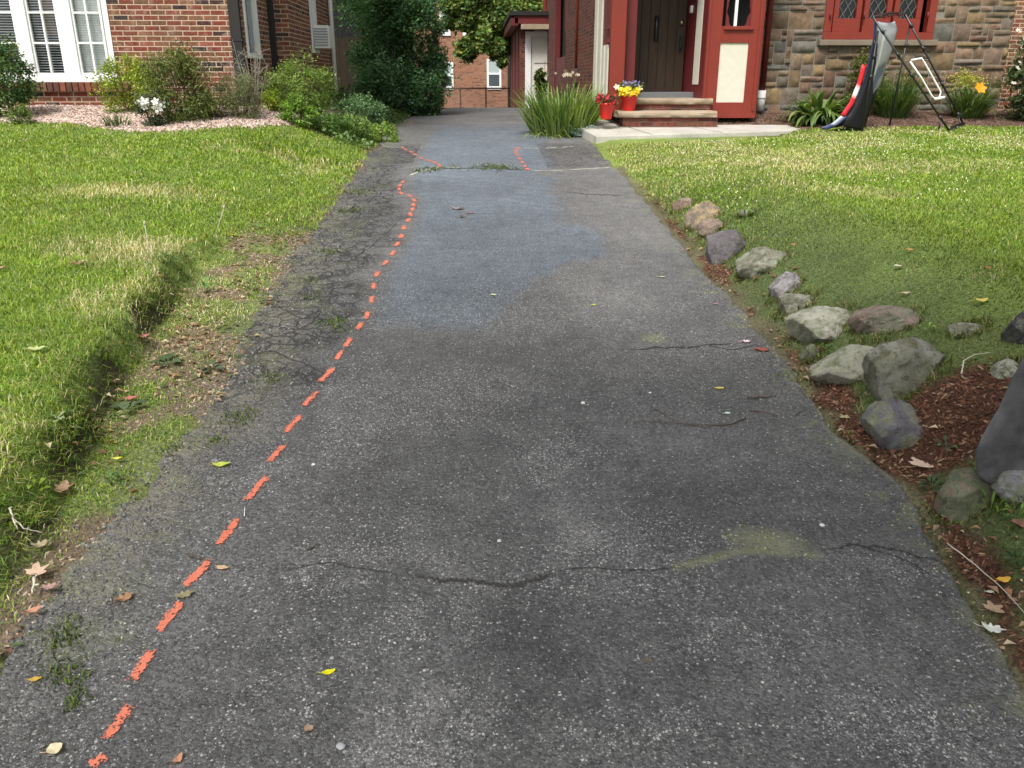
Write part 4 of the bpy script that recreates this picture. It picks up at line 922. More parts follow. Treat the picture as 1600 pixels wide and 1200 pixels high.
# tufts growing in the cracks and along the seams of the asphalt
tx = []; ty = []; th = []; tc = []
def tuft(px, py, r, n, h, on=None):
    p = (on or Dr)(px, py); tx.extend(rng.normal(p.x, r, n)); ty.extend(rng.normal(p.y, r, n)); th.extend(rng.uniform(.4, 1, n) * h)
for px, py, r, n, h in [(100, 985, .03, 70, .035), (108, 1000, .03, 70, .03), (100, 1048, .03, 80, .035), (118, 1062, .02, 50, .03), (120, 1090, .015, 50, .03), (112, 1105, .012, 30, .03), (425, 592, .04, 80, .03), (375, 652, .045, 110, .035), (520, 505, .05, 90, .035), (535, 517, .04, 60, .03), (330, 690, .03, 50, .03), (275, 700, .05, 80, .03), (515, 395, .05, 60, .04), (480, 440, .05, 60, .03), (490, 465, .05, 60, .03), (545, 330, .06, 70, .04), (190, 750, .03, 40, .03),
                        (655, 268, .06, 90, .03), (675, 265, .07, 120, .03), (700, 263, .06, 60, .03), (765, 262.5, .12, 160, .035), (785, 263, .08, 120, .03), (740, 263, .1, 70, .02), (812, 265, .05, 40, .02), (1465, 810, .03, 60, .04), (1250, 590, .05, 80, .03), (1345, 680, .04, 40, .03), (560, 300, .08, 60, .04)]: tuft(px, py, r, n, h)
tx = np.array(tx); ty = np.array(ty); nt = len(tx)
blades('grass', tx, ty, np.array([zs(a, b_) for a, b_ in zip(tx, ty)]), np.array(th), rng.uniform(.003, .006, nt) * np.interp(ty, [1, 5, 10], [1, 1.5, 3]), rng.uniform(.3, 1, nt), pick([(.10, .15, .03), (.16, .20, .05), (.07, .11, .03)], nt), label='small weedy tufts rooted in the cracks of the asphalt')

# ------------------------------------------------------------------ loose stuff : gravel, mulch, clover, leaf litter
def chips(name, x, y, sx, sy, sz, col, mat, label, cat, lift=0., flat=.5):
    """irregular six-sided pebbles or chips, one mesh"""
    n = len(x); z = GZ(x, y) + lift
    base = np.array([(-1, 0, 0), (-.4, -.9, 0), (.6, -.8, 0), (1, .1, 0), (.45, .9, 0), (-.6, .8, 0)], float)
    a = rng.uniform(0, 6.283, n); ca, sa = np.cos(a), np.sin(a); V = np.zeros((n, 13, 3)); jit = rng.uniform(.75, 1.25, (n, 13, 1))
    for i in range(6):
        for r, zz, o in ((1, .0, 0), (.72, 1, 6)): V[:, i + o, 0] = base[i, 0] * r * sx; V[:, i + o, 1] = base[i, 1] * r * sy; V[:, i + o, 2] = zz * sz
    V[:, 12, 2] = sz * 1.15; V *= jit
    tl = rng.normal(0, flat * .4, (n, 2))
    V[:, :, 2] += V[:, :, 0] * tl[:, :1] + V[:, :, 1] * tl[:, 1:]
    vx = V[:, :, 0] * ca[:, None] - V[:, :, 1] * sa[:, None]; vy = V[:, :, 0] * sa[:, None] + V[:, :, 1] * ca[:, None]
    V[:, :, 0] = vx + x[:, None]; V[:, :, 1] = vy + y[:, None]; V[:, :, 2] += z[:, None]
    T = [];
    for i in range(6): j = (i + 1) % 6; T += [(i, j, j + 6), (i, j + 6, i + 6), (i + 6, j + 6, 12)]
    Fc = (np.array(T)[None] + (np.arange(n) * 13)[:, None, None]).reshape(-1, 3)
    o = arr(name, V.reshape(-1, 3), Fc, mat, None, np.repeat(col, 13, 0)); tag(o, label, cat, None, 'stuff'); return o
def scat(n, x0, x1, y0, y1, pf):
    x = rng.uniform(x0, x1, n); y = rng.uniform(y0, y1, n); k = rng.random(n) < pf(x, y); return x[k], y[k]
x, y = scat(46000, -9, -1.9, 9.6, 11.3, bed_left); n = len(x)
chips('gravel', x, y, rng.uniform(.012, .028, n), rng.uniform(.009, .02, n), rng.uniform(.008, .018, n), pick([(.46, .33, .27), (.32, .21, .17), (.58, .48, .42), (.14, .09, .07), (.42, .35, .31)], n), M['litter'], 'pink and buff stone chips in the bed below the white window', 'gravel')
x, y = scat(26000, 1.5, 9.5, 11.5, 13.25, lambda x, y: bed_right(x, y) * ~((y < 12.4) & (x < 4.5) & (y > np.interp(x, [1, 1.6, 4.1, 4.7], [12.5, 10.8, 11.4, 12.4])))); n = len(x)
chips('mulch', x, y, rng.uniform(.012, .035, n), rng.uniform(.004, .009, n), rng.uniform(.004, .01, n), pick([(.11, .065, .045), (.07, .04, .03), (.17, .11, .08)], n), M['litter'], 'dark brown bark mulch along the foot of the stone wall', 'mulch')
x, y = scat(110000, .6, 3.6, 1, 7, lambda x, y: mulch_near(x, y) * (x > Xr(y) - .02)); n = len(x)
chips('mulch', x, y, rng.uniform(.006, .018, n), rng.uniform(.002, .004, n), rng.uniform(.002, .006, n), pick([(.12, .052, .03), (.07, .032, .02), (.18, .09, .055), (.26, .18, .12)], n, [4, 4, 2, 1]), M['litter'], 'red brown shredded mulch spilling between the boulders onto the asphalt edge', 'mulch', 0, 1.2)
# crumbs of earth and dead stalks on the bare strip
x, y = scat(60000, -4.2, -.6, 1, 8, lambda x, y: strip_left(x, y)); n = len(x)
chips('debris', x, y, rng.uniform(.003, .013, n), rng.uniform(.002, .005, n), rng.uniform(.002, .005, n), pick([(.25, .18, .12), (.13, .09, .06), (.38, .30, .21), (.10, .12, .05)], n), M['litter'], 'crumbled earth, seed husks and dead stalks on the bare strip beside the turf ledge', 'debris')
x, y = scat(3000, 1.2, 10, 5, 11.6, lambda x, y: (x > Xr(y) + .3) * sm(.40, .62, fbm(x, y, 1.2, 3, 81)) * sm(5.5, 10, y + .35 * x) * ~((y > 10.6) & (x < 4.6))); n = len(x)
chips('clover_blossoms', x, y, rng.uniform(.003, .007, n), rng.uniform(.003, .007, n), rng.uniform(.004, .009, n), pick([(.72, .70, .55), (.62, .58, .42)], n), M['litter'], 'tiny cream clover blossoms dotted over the right lawn', 'clover', .035)
x, y = scat(500, -7, -1.5, 5, 9.7, lambda x, y: (x < Xl(y) - .3) * sm(.5, .7, fbm(x, y, 1.2, 3, 82)) * .5); n = len(x)
chips('clover_blossoms', x, y, rng.uniform(.003, .006, n), rng.uniform(.003, .006, n), rng.uniform(.005, .009, n), pick([(.72, .70, .55)], n), M['litter'], 'a few cream clover blossoms dotted over the left lawn', 'clover', .05)

# ------------------------------------------------------------------ foliage
def leafset(c, size, aspect, nrm_up=.4, colr=None, fold=.25, direc=None):
    """c (n,3) leaf positions; rhombic folded leaves"""
    n = len(c); size = np.broadcast_to(size, n)
    d = rng.normal(0, 1, (n, 3)) if direc is None else direc + rng.normal(0, .35, (n, 3)); d[:, 2] *= .7; d /= np.linalg.norm(d, axis=1)[:, None]
    u = rng.normal(0, 1, (n, 3)); u[:, 2] += nrm_up * 3; s = np.cross(d, u); s /= np.linalg.norm(s, axis=1)[:, None] + 1e-9; nn = np.cross(s, d)
    L = size[:, None]; Wd = L * aspect
    V = np.stack([c, c + d * L * .45 + s * Wd / 2 + nn * L * fold * .25, c + d * L - nn * L * .12, c + d * L * .45 - s * Wd / 2 + nn * L * fold * .25, c + d * L * .5], 1).reshape(-1, 3)
    i = np.arange(n)[:, None] * 5
    Fc = np.concatenate([i + [0, 1, 4], i + [4, 1, 2], i + [0, 4, 3], i + [4, 2, 3]], 1).reshape(-1, 3)
    return V, Fc, np.repeat(colr, 5, 0)
def merge(L):
    V = []; Fs = []; Cc = []; o = 0
    for v, f, c in L: V.append(v); Fs.append(f + o); Cc.append(c); o += len(v)
    return np.concatenate(V), np.concatenate(Fs), np.concatenate(Cc)
G1 = 'shrubs along the left brick house'
def crown_pts(c, rad, n, clumps, csize, hollow=.35, flat=1.):
    """points gathered in clumps spread through an ellipsoid"""
    c = np.array(c, float); rad = np.array(rad, float)
    q = rng.normal(0, 1, (clumps, 3)); q /= np.linalg.norm(q, axis=1)[:, None]; q *= rng.uniform(hollow, 1.0, (clumps, 1)) ** .6
    q = c + q * rad; idx = rng.integers(0, clumps, n)
    cr = csize * rng.uniform(.5, 1.3, clumps)
    g = rng.normal(0, 1, (n, 3)); g /= np.linalg.norm(g, axis=1)[:, None]; g *= rng.uniform(.3, 1, (n, 1)) * cr[idx][:, None]; g[:, 2] *= flat
    return q[idx] + g, (q[idx] - c) / rad, idx
def shrub(name, label, cat, px, py, wpx, hpx, n, leaf, cols, group=None, aspect=.45, clumps=40, cs=.28, depth=.8, stems=7, wts=None, base=None, lean=0, stemcol=None, parts=None, var=.25, up=.4):
    b = base or Gd(px, py); s_ = S(b); wd, ht = wpx * s_, hpx * s_ * 1.03
    if group == G1: wd *= 1.10; ht *= 1.08; cols = [tuple(q * 1.35 for q in c_) for c_ in cols]
    t = thing(name, label, cat, b, group)
    c = (b.x + lean * s_, b.y, b.z + ht * .46); rad = (wd * .46, wd * .42 * depth, ht * .50)
    pts, rel, idx = crown_pts(c, rad, int(n * 1.5), int(clumps * 1.4), min(wd, ht) * cs); idx_n = len(pts); n = idx_n; clumps = int(clumps * 1.4); pts[:, 0] = b.x + (pts[:, 0] - b.x) * (1 - .0 * pts[:, 2]); pts[:, 2] = np.maximum(pts[:, 2], b.z + .02)
    tone = rng.uniform(.75, 1.25, clumps)[idx][:, None]
    V, Fc, Cc = leafset(pts, rng.uniform(.6, 1.25, n) * leaf, aspect, up, pick(cols, n, wts, var) * tone)
    arr('foliage', V, Fc, M['leaf'], t, Cc)
    for i in range(stems):
        a = rng.uniform(0, 6.28); e = Vector((c[0] + math.cos(a) * rad[0] * .8, c[1] + math.sin(a) * rad[1] * .8, b.z + ht * rng.uniform(.6, .95))); o = b + Vector((math.cos(a) * .03, math.sin(a) * .03, -.03))
        m = MB(); m.tube([o, o.lerp(e, .4) + Vector((0, 0, ht * .12)), e], .009 * max(.6, ht), 5, None, .003); m.build('stem', M['bark'], t, True)
    return t
def flowers(t, px, py, Y, wpx, hpx, n, size, cols, name='blossom', petals=5, dep=.1):
    """small open flowers, each a ring of petals, in one part per call"""
    c = P(px, py, Y); s_ = S(c); L = []
    for i in range(n):
        o = np.array([c.x + rng.uniform(-.5, .5) * wpx * s_, Y + rng.uniform(-dep, dep), c.z + rng.uniform(-.5, .5) * hpx * s_]); ax = rng.normal(0, .5 if n > 1 else .08, 3) + (0, -.9, .6); ax /= np.linalg.norm(ax)
        e1 = np.cross(ax, (0, 0, 1)); e1 /= np.linalg.norm(e1); e2 = np.cross(ax, e1); k = np.arange(petals) * 2 * np.pi / petals
        d = e1 * np.cos(k)[:, None] + e2 * np.sin(k)[:, None] + ax * .25; s2 = np.cross(ax, d); z = size * rng.uniform(.7, 1.2)
        V = np.stack([np.broadcast_to(o, d.shape), o + d * z * .6 + s2 * z * .32, o + d * z, o + d * z * .6 - s2 * z * .32], 1).reshape(-1, 3); ii = np.arange(petals)[:, None] * 4
        L.append((V, np.concatenate([ii + [0, 1, 2], ii + [0, 2, 3]], 1).reshape(-1, 3), np.repeat(pick(cols, 1), len(V), 0)))
    V, Fc, Cc = merge(L); return arr(name, V, Fc, M['petal'], t, Cc)
def straps(name, label, cat, b, n, length, width, cols, spread=.25, droop=.5, group=None, nseg=7, upr=.3, wts=None, rb=.12, parent=None, az0=None):
    """arching strap leaves from a crown"""
    t = parent or thing(name, label, cat, b, group); V = []; Fs = []; Cc = []; cl = pick(cols, n, wts, .2)
    for i in range(n):
        a = rng.uniform(0, 6.283); r0 = rb * math.sqrt(rng.random()); x = b.x + math.cos(a) * r0; y = b.y + math.sin(a) * r0 ; z = gz(x, y) - .01 if parent is None or True else b.z
        z = b.z - .01; L = length * rng.uniform(.55, 1.08); a2 = a + rng.normal(0, .5); el = math.pi / 2 - abs(rng.normal(upr, spread)); p = np.array([x, y, z]); dr_ = rng.uniform(.3, 1.2) * droop
        sx, sy = -math.sin(a2), math.cos(a2); k0 = len(V)
        for j in range(nseg + 1):
            u = j / nseg; ww = width * (.55 + .9 * u if u < .4 else .95 * (1 - ((u - .4) / .6) ** 1.8)) / 2 + .0006
            V.append(p + np.array([sx, sy, 0]) * ww); V.append(p - np.array([sx, sy, 0]) * ww); Cc += [cl[i] * (.7 + .4 * u)] * 2
            st = L / nseg; p = p + np.array([math.cos(a2) * math.cos(el), math.sin(a2) * math.cos(el), math.sin(el)]) * st; el -= dr_ * 2.2 * (u + .15) / nseg * 1.6
        for j in range(nseg): q = k0 + j * 2; Fs.append((q, q + 1, q + 3, q + 2))
    arr('leaves', V, Fs, M['leaf'], t, Cc); return t

G1 = 'shrubs along the left brick house'
YW = YL - .55
def on(px, Y): x = P(px, 150, Y).x; return Vector((x, Y, gz(x, Y)))
dk = [(.035, .06, .022), (.05, .085, .03), (.025, .045, .02)]
shrub('rose_bush', 'dark leafy rose bush in front of the white window at the far left', 'rose bush', 10, 175, 92, 108, 3800, .042, [(.05, .10, .035), (.035, .075, .03), (.10, .16, .05)], G1, .6, 34, .2, base=on(12, 10.55), stems=8)
shrub('low_plant', 'small bright green plant at the foot of the rose bush', 'plant', 20, 178, 34, 26, 380, .05, [(.10, .17, .04), (.15, .2, .05)], G1, .3, 10, .3, base=on(22, 10.2), stems=3)
shrub('golden_shrub', 'yellow green shrub right of the white window, behind the dark upright shrub', 'shrub', 195, 165, 86, 76, 3600, .035, [(.22, .29, .03), (.30, .36, .045), (.13, .20, .03)], G1, .5, 36, .2, base=on(202, 10.85))
shrub('upright_shrub', 'tall olive shrub with narrow leaves, tallest in the gravel bed', 'shrub', 283, 185, 104, 102, 5200, .058, [(.09, .115, .035), (.12, .15, .04), (.06, .085, .03), (.17, .2, .06)], G1, .22, 46, .2, base=on(285, 10.35), stems=14)
t = shrub('white_azalea', 'small dark shrub with a few large white blossoms at the lawn edge', 'flowering shrub', 232, 200, 52, 50, 1100, .035, [(.04, .06, .03), (.07, .09, .04)], G1, .4, 20, .22, base=on(234, 10.02), stems=8)
flowers(t, 232, 160, 9.95, 34, 16, 9, .06, [(.82, .82, .80)])
t = straps('daylily', 'low grassy clump with narrow green leaves in the gravel left of the white blossoms', 'plant', on(176, 10.0), 60, .2, .012, [(.12, .18, .04), (.08, .13, .04)], .3, .9, G1)
shrub('lavender_shrub', 'grey green wispy shrub with dry upright stems beside the first dark downspout', 'shrub', 375, 180, 76, 66, 3400, .036, [(.13, .15, .075), (.10, .125, .055), (.19, .2, .1)], G1, .2, 34, .22, base=on(376, 10.5), stems=12)
t = thing('dead_stalks', 'bare grey dry stalks standing in front of the two dark downspouts', 'dead plant', on(398, 10.75), G1)
for i in range(22):
    b0 = on(398 + rng.normal(0, 3), 10.75); e = b0 + Vector((rng.normal(0, .16), rng.normal(0, .1), rng.uniform(.45, .85))); m = MB(); m.tube([b0, b0.lerp(e, .5) + Vector((rng.normal(0, .02), 0, 0)), e], .005, 4, None, .002)
    for k in range(5):
        q = b0.lerp(e, rng.uniform(.4, .95)); m.tube([q, q + Vector((rng.normal(0, .07), rng.normal(0, .05), rng.uniform(.02, .09)))], .002, 3)
    m.build('stalk', m_plain('dry_stalk', (.28, .26, .21), .9) if 'dry_stalk' not in bpy.data.materials else bpy.data.materials['dry_stalk'], t)
shrub('fern_shrub', 'feathery light green shrub between the dark downspout and the white downspout', 'shrub', 476, 165, 94, 78, 4200, .045, [(.14, .21, .04), (.09, .15, .035), (.2, .28, .06)], G1, .28, 40, .2, base=on(474, 11.7))
shrub('golden_shrub', 'small bright yellow green shrub below the second dark downspout', 'shrub', 424, 178, 36, 30, 900, .032, [(.34, .42, .04), (.26, .34, .04)], G1, .5, 14, .25, base=on(424, 11.1), stems=4)
shrub('leafy_plant', 'bright green bushy plant with broad leaves in front of the feathery shrub', 'plant', 460, 188, 50, 44, 1300, .05, [(.13, .23, .03), (.19, .31, .045), (.09, .16, .03)], G1, .38, 20, .22, base=on(460, 10.75), stems=5)
shrub('leafy_plant', 'low green spreading plant right of the bright bushy plant, above the lawn edge', 'plant', 510, 192, 78, 30, 1700, .042, [(.09, .17, .04), (.12, .2, .045), (.07, .13, .04)], G1, .35, 24, .3, base=on(508, 11.0), stems=4)
for lab, px, Y, w_, h_, n_, L_, cl in [('fine leaved green shrub in the gap between the dry stalks and the bright bushy plant', 440, 11.2, 60, 54, 1500, .035, [(.11, .17, .04), (.16, .22, .05)]), ('pale green mounded plant above the lawn edge near the ivy', 545, 11.3, 84, 34, 2200, .04, [(.15, .24, .06), (.2, .3, .08), (.1, .17, .05)]),
        ('blue green low plant behind the pale green mound', 560, 12.4, 90, 46, 2600, .05, [(.08, .15, .07), (.12, .2, .09)]), ('fresh green weedy clump at the corner where the bed meets the driveway', 592, 11.6, 60, 30, 1600, .035, [(.16, .26, .05), (.22, .33, .07)]), ('short grey green filler plant between the olive shrub and the dry stalks', 330, 10.55, 60, 44, 1500, .032, [(.12, .14, .06), (.17, .19, .08)])]:
    shrub('leafy_plant', lab, 'plant', px, 180, w_, h_, n_, L_, cl, G1, .4, 22, .28, base=on(px, Y), stems=4)
# ivy ground cover running to the hedge
n = 15000; x = rng.uniform(-3.4, -.9, n); y = rng.uniform(10.6, 17.5, n)
k = (x < Xl(y) - .02) & (x > np.interp(y, [10.6, 11.3, 12, 14, 17.5], [-1.75, -2.3, -3.1, -3.0, -2.9])) & (fbm(x, y, 2, 3, 91) > .30); x, y = x[k], y[k]; n = len(x)
hz = .05 + .22 * fbm(x, y, 2.2, 3, 92) * sm(0, .5, Xl(y) - x); z = GZ(x, y) + hz * rng.uniform(.1, 1, n)
V, Fc, Cc = leafset(np.stack([x, y, z], 1), rng.uniform(.03, .07, n), .7, .7, pick([(.06, .11, .04), (.10, .17, .055), (.16, .24, .08)], n) * np.interp(y, [11, 13, 17], [1.4, 1.0, .8])[:, None]); tag(arr('ivy', V, Fc, M['leaf'], None, Cc), 'dark green ivy ground cover spreading from the hedge to the asphalt', 'ivy', None, 'stuff')
# big evergreen
def tree(name, label, cat, b, blobs, n, leaf, cols, trunk, group=None, aspect=.5, clump=26, cs=.33, limbs=None):
    t = thing(name, label, cat, b, group); L = []
    for (c, rad, k) in blobs:
        m = int(n * k); pts, rel, idx = crown_pts(c, rad, m, clump, min(rad) * cs, .45); tone = rng.uniform(.7, 1.3, clump)[idx][:, None]
        L.append(leafset(pts, rng.uniform(.6, 1.3, m) * leaf, aspect, .3, pick(cols, m, None, .25) * tone))
    V, Fc, Cc = merge(L); arr('crown', V, Fc, M['leaf'], t, Cc)
    m = MB(); m.tube(trunk[0], trunk[1], 10, None, trunk[1] * .45); m.build('trunk', M['bark'], t, True)
    for l in (limbs or []): m = MB(); m.tube(l, .05, 7, None, .012); m.build('limb', M['bark'], t, True)
    return t
YH = 18.3
def tb(px0, px1, py0, py1, Y, dep): a = P(px0, py1, Y); c = P(px1, py0, Y); return (((a.x + c.x) / 2, Y, (a.z + c.z) / 2), ((c.x - a.x) / 2, dep, (c.z - a.z) / 2))
hb = on(615, YH)
gcols = [(.08, .18, .085), (.12, .24, .11), (.17, .30, .13), (.05, .13, .06)]
tree('evergreen_tree', 'large dark green bushy evergreen beside the top of the driveway', 'tree', hb, [tb(548, 690, 40, 180, YH, 1.1) + (1.0,), tb(535, 665, -130, 90, YH + .4, 1.3) + (1.1,), tb(575, 690, -60, 70, YH - .1, 1.0) + (.6,), tb(560, 640, 90, 186, YH - .5, .6) + (.5,), tb(620, 690, 110, 182, YH - .3, .5) + (.35,), tb(520, 680, -420, -100, YH + .5, 1.4) + (.5,)], 19000, .075, gcols, ([hb, hb + Vector((.05, .1, 1.5)), hb + Vector((0, .2, 5))], .16), None, .45, 60, .42)
hb = on(682, 19.6)
tree('cypress', 'narrow brown green conifer at the right edge of the evergreen', 'tree', hb, [tb(664, 699, 60, 178, 19.6, .35) + (1,), tb(664, 690, -120, 80, 19.7, .35) + (.8,)], 6500, .06, [(.12, .09, .045), (.07, .11, .045), (.16, .12, .06), (.05, .085, .035)], ([hb, hb + Vector((0, 0, 2)), hb + Vector((0, 0, 4))], .08), None, .3, 50, .4)
hb = Vector((P(868, 100, 33.5).x, 33.5, gz(3, 33.5)))
tree('maple_tree', 'maple with drooping branches hanging in front of the apartment block behind the garage', 'tree', hb, [tb(760, 850, -20, 60, 31.5, .9) + (1,), tb(700, 790, -25, 35, 31.4, .8) + (.7,), tb(738, 800, 20, 92, 31.2, .6) + (.6,), tb(712, 752, 58, 92, 31, .5) + (.14,), tb(688, 730, -20, 24, 31.2, .6) + (.3,), tb(690, 760, 10, 50, 31.3, .6) + (.25,), tb(778, 790, 70, 106, 31, .3) + (.05,), tb(790, 900, -260, 10, 33, 2) + (1.2,)], 11000, .17, [(.13, .23, .06), (.19, .30, .07), (.09, .16, .05), (.27, .28, .08)],
     ([hb, hb + Vector((-.1, 0, 3)), hb + Vector((-.5, -.3, 7))], .25), None, .6, 40, .42, [[hb + Vector((-.1, 0, 3)), P(800, 10, 32), P(760, 30, 31.4), P(725, 78, 31.2)], [hb + Vector((-.3, 0, 4)), P(780, -10, 32), P(700, 0, 31.3)]])
# plants on the right
t = straps('iris_clump', 'large clump of tall green strap leaves at the left corner of the concrete walk', 'plant', on(880, 12.5), 620, .80, .024, [(.16, .26, .06), (.23, .35, .08), (.30, .40, .12), (.10, .18, .05)], .2, .45, None, 8, .30, None, .42)
straps('', '', '', on(862, 12.15), 70, .42, .018, [(.2, .28, .09), (.26, .34, .12)], .3, 1.5, None, 8, .7, None, .2, t)
flowers(t, 878, 114, 12.6, 60, 10, 12, .03, [(.45, .38, .28)], 'seed_head')
shrub('climbing_plant', 'small leafy shrub growing in front of the white garage door', 'shrub', 843, 165, 18, 78, 1300, .085, [(.05, .08, .03), (.09, .14, .03), (.13, .17, .03)], None, .55, 22, .3, base=on(845, 21.5), stems=3)
def flowerpot(name, label, px, pyt, pyb, wpx, Y):
    b0 = P(px, pyb, Y); s_ = S(b0); r = wpx * s_ / 2; h = (pyb - pyt) * s_; t = thing(name, label, 'flower pot', b0); m = MB()
    m.lathe((b0.x, b0.y, b0.z), [(r * .66, 0), (r * .74, h * .1), (r * .95, h * .82), (r * 1.05, h * .84), (r * 1.07, h), (r * .95, h), (r * .93, h * .88)], 28, None, False); m.lathe((b0.x, b0.y, b0.z), [(r * .66, 0.001), (r * .3, .002)], 28); m.build('pot', M['pot'], t, True)
    m = MB(); m.lathe((b0.x, b0.y, b0.z), [(r * .93, h * .87), (r * .5, h * .9)], 20); m.build('soil', M['soil'], t, True); return t, b0, h, r
t, b0, h, r = flowerpot('flower_pot', 'lower red glazed pot with red flowers on the concrete walk', 947, 162, 186, 24, 12.0)
V, Fc, Cc = leafset(np.stack([rng.normal(b0.x, .07, 420), rng.normal(b0.y, .07, 420), b0.z + h + rng.uniform(-.03, .10, 420)], 1), .045, .5, .3, pick([(.05, .08, .03), (.09, .07, .04)], 420)); arr('foliage', V, Fc, M['leaf'], t, Cc)
flowers(t, 946, 154, 11.95, 30, 13, 46, .026, [(.6, .03, .03), (.45, .03, .05)], 'red_flowers')
t, b0, h, r = flowerpot('flower_pot', 'taller red glazed pot of yellow and purple flowers standing on the lower step', 982, 146, 173.5, 27, 12.28)
V, Fc, Cc = leafset(np.stack([rng.normal(b0.x, .08, 520), rng.normal(b0.y, .06, 520), b0.z + h + rng.uniform(-.02, .13, 520)], 1), .05, .5, .3, pick([(.06, .10, .03), (.16, .2, .04)], 520)); arr('foliage', V, Fc, M['leaf'], t, Cc)
flowers(t, 982, 143, 12.18, 30, 12, 130, .028, [(.80, .62, .02), (.85, .75, .08)], 'yellow_flowers'); flowers(t, 985, 131, 12.25, 26, 8, 36, .022, [(.25, .22, .5), (.35, .32, .6)], 'purple_flowers'); 
for a, bb in ((964, 136), (1001, 137)): flowers(t, a, bb, 12.2, 1, 1, 1, .045, [(.75, .72, .6)], 'pale_flower')
hc = P(912, 181, 12.2); hc.z = gz(hc.x, hc.y) + .03
m = MB(); pts = []
for i in range(130): a = i * .28; rr = .17 + .02 * math.sin(i * .9); pts.append((hc.x + rr * math.cos(a) * 1.15, hc.y + rr * math.sin(a) * .7, hc.z + .016 * int(i / 22) + .004 * math.sin(i)))
pts += [(hc.x + .1, hc.y - .1, hc.z + .13), (hc.x + .2, hc.y - .15, hc.z + .1)]
m.tube(pts, .011, 7); tag(m.build('garden_hose', m_plain('grey_green_hose', (.16, .24, .22), .4), None, True), 'coiled grey green garden hose at the foot of the tall strap leaves', 'hose')
G2 = 'plants along the stone wall'
t = straps('hosta', 'broad leaved light green hosta in the mulch left of the black play frame', 'plant', on(1284, 12.4), 210, .6, .085, [(.12, .2, .05), (.19, .28, .08), (.08, .15, .04)], .3, 1.5, G2, 7, .55, None, .16)
flowers(t, 1287, 168, 12.2, 46, 20, 5, .03, [(.6, .55, .2), (.5, .3, .15)], 'blossom')
shrub('golden_shrub', 'yellow green shrub behind the chute under the leaded window', 'shrub', 1345, 165, 62, 92, 2600, .045, [(.12, .15, .04), (.2, .22, .05), (.08, .11, .03)], G2, .4, 30, .2, base=on(1348, 12.95))
t = straps('daylily', 'tall fine leaved grassy clump behind the black play frame', 'plant', on(1400, 12.75), 420, .72, .012, [(.07, .13, .04), (.10, .18, .045), (.14, .22, .06)], .22, .7, G2, 8, .3, None, .2)
shrub('yellow_buds', 'loose yellow flecked shrub above the fine leaved grassy clump', 'shrub', 1402, 140, 62, 70, 900, .04, [(.2, .24, .05), (.3, .3, .05), (.12, .17, .04)], G2, .4, 18, .25, base=on(1405, 13.05))
t = straps('daylily', 'lily clump with one orange yellow flower, right of the black play frame', 'plant', on(1518, 12.65), 300, .62, .02, [(.08, .14, .04), (.13, .2, .05), (.1, .16, .04)], .25, 1.0, G2, 8, .34, None, .2)
flowers(t, 1530, 138, 12.12, 1, 1, 1, .10, [(.85, .42, .02)], 'orange_flower', 6, .01); V, Fc, Cc = leafset(np.array([P(1512 + rng.normal(0, 15), 125 + rng.normal(0, 7), 12.6 + rng.normal(0, .08)) for _ in range(700)]), .035, .5, .3, pick([(.45, .45, .06), (.3, .34, .06)], 700)); o = arr('buds', V, Fc, M['petal'], t, Cc); o['kind'] = 'stuff'
shrub('rhododendron', 'dark leafy shrub with pale blossoms at the right edge of the photo', 'shrub', 1610, 180, 92, 135, 2400, .085, [(.07, .11, .04), (.1, .15, .06), (.15, .18, .09)], G2, .4, 30, .25, base=on(1608, 12.4))
flowers(bpy.data.objects['rhododendron'], 1596, 95, 12.0, 20, 90, 9, .04, [(.75, .72, .65)], 'blossom')

# ------------------------------------------------------------------ black play frame with fabric chute
fb = Gd(1420, 208); pf = thing('play_frame', 'black tubular folding frame with silver and navy fabric chute on the right lawn', 'play frame', fb)
YN, YR = 11.35, 12.0
def gpt(px, py, Y): p = P(px, py, Y); return p
def tubep(pts, r, name, mat=None, joints=()):
    m = MB(); m.tube(pts, r, 9); o = m.build(name, mat or M['black'], pf, True)
    for f in joints:
        q = pts[0].lerp(pts[-1], f); d = (pts[-1] - pts[0]).normalized(); m = MB(); m.tube([q - d * .03, q + d * .03], r * 1.45, 9); m.build('joint', M['black'], o, True)
        m = MB(); m.tube([q, q + Vector((.045, -.01, .012))], r * .5, 6); m.build('knob', M['black'], o, True)
    return o
def floor(p): return Vector((p.x, p.y, gz(p.x, p.y) + .012))
A0, A1 = gpt(1364, 27, YN), floor(gpt(1482, 210, YN)); B0, B1 = gpt(1414, 22, YR), floor(gpt(1508, 186, YR))
tubep([A0, A1], .0135, 'front_leg', None, (.12, .32, .5, .88)); tubep([B0, B1], .0135, 'front_leg', None, (.1, .3, .62, .9))
tubep([gpt(1372, 48, YN + .02), floor(gpt(1347, 204, YN - .05))], .012, 'rear_leg', None, (.25, .45)); tubep([gpt(1422, 38, YR + .02), floor(gpt(1390, 196, YR))], .012, 'rear_leg', None, (.2,))
tubep([A1.lerp(A0, .1), floor(gpt(1464, 212, YN))], .011, 'foot'); tubep([B1.lerp(B0, .1), floor(gpt(1500, 198, YR - .1))], .011, 'foot')
m = MB(); prev = None
tubep([A1, B1], .012, 'ground_bar'); tubep([A0, A0.lerp(B0, .5) + Vector((0, 0, .035)), B0], .013, 'top_bar', None, (.2, .5, .8))
for i in range(14):
    q = A0.lerp(B0, .1 + .8 * i / 14) + Vector((0, 0, .02)); m.tube([q + Vector((0, 0, .02)), q + Vector((.01, 0, -.02)), q + Vector((.03, .0, -.03))], .006, 4)
m.build('lacing', M['darkred'], pf)
m = MB()
for i in range(18):
    q = A1.lerp(B1, .05 + .9 * i / 18); m.tube([q, q + Vector((.01, .02, .05)), q + Vector((.05, .03, .03))], .004, 4)
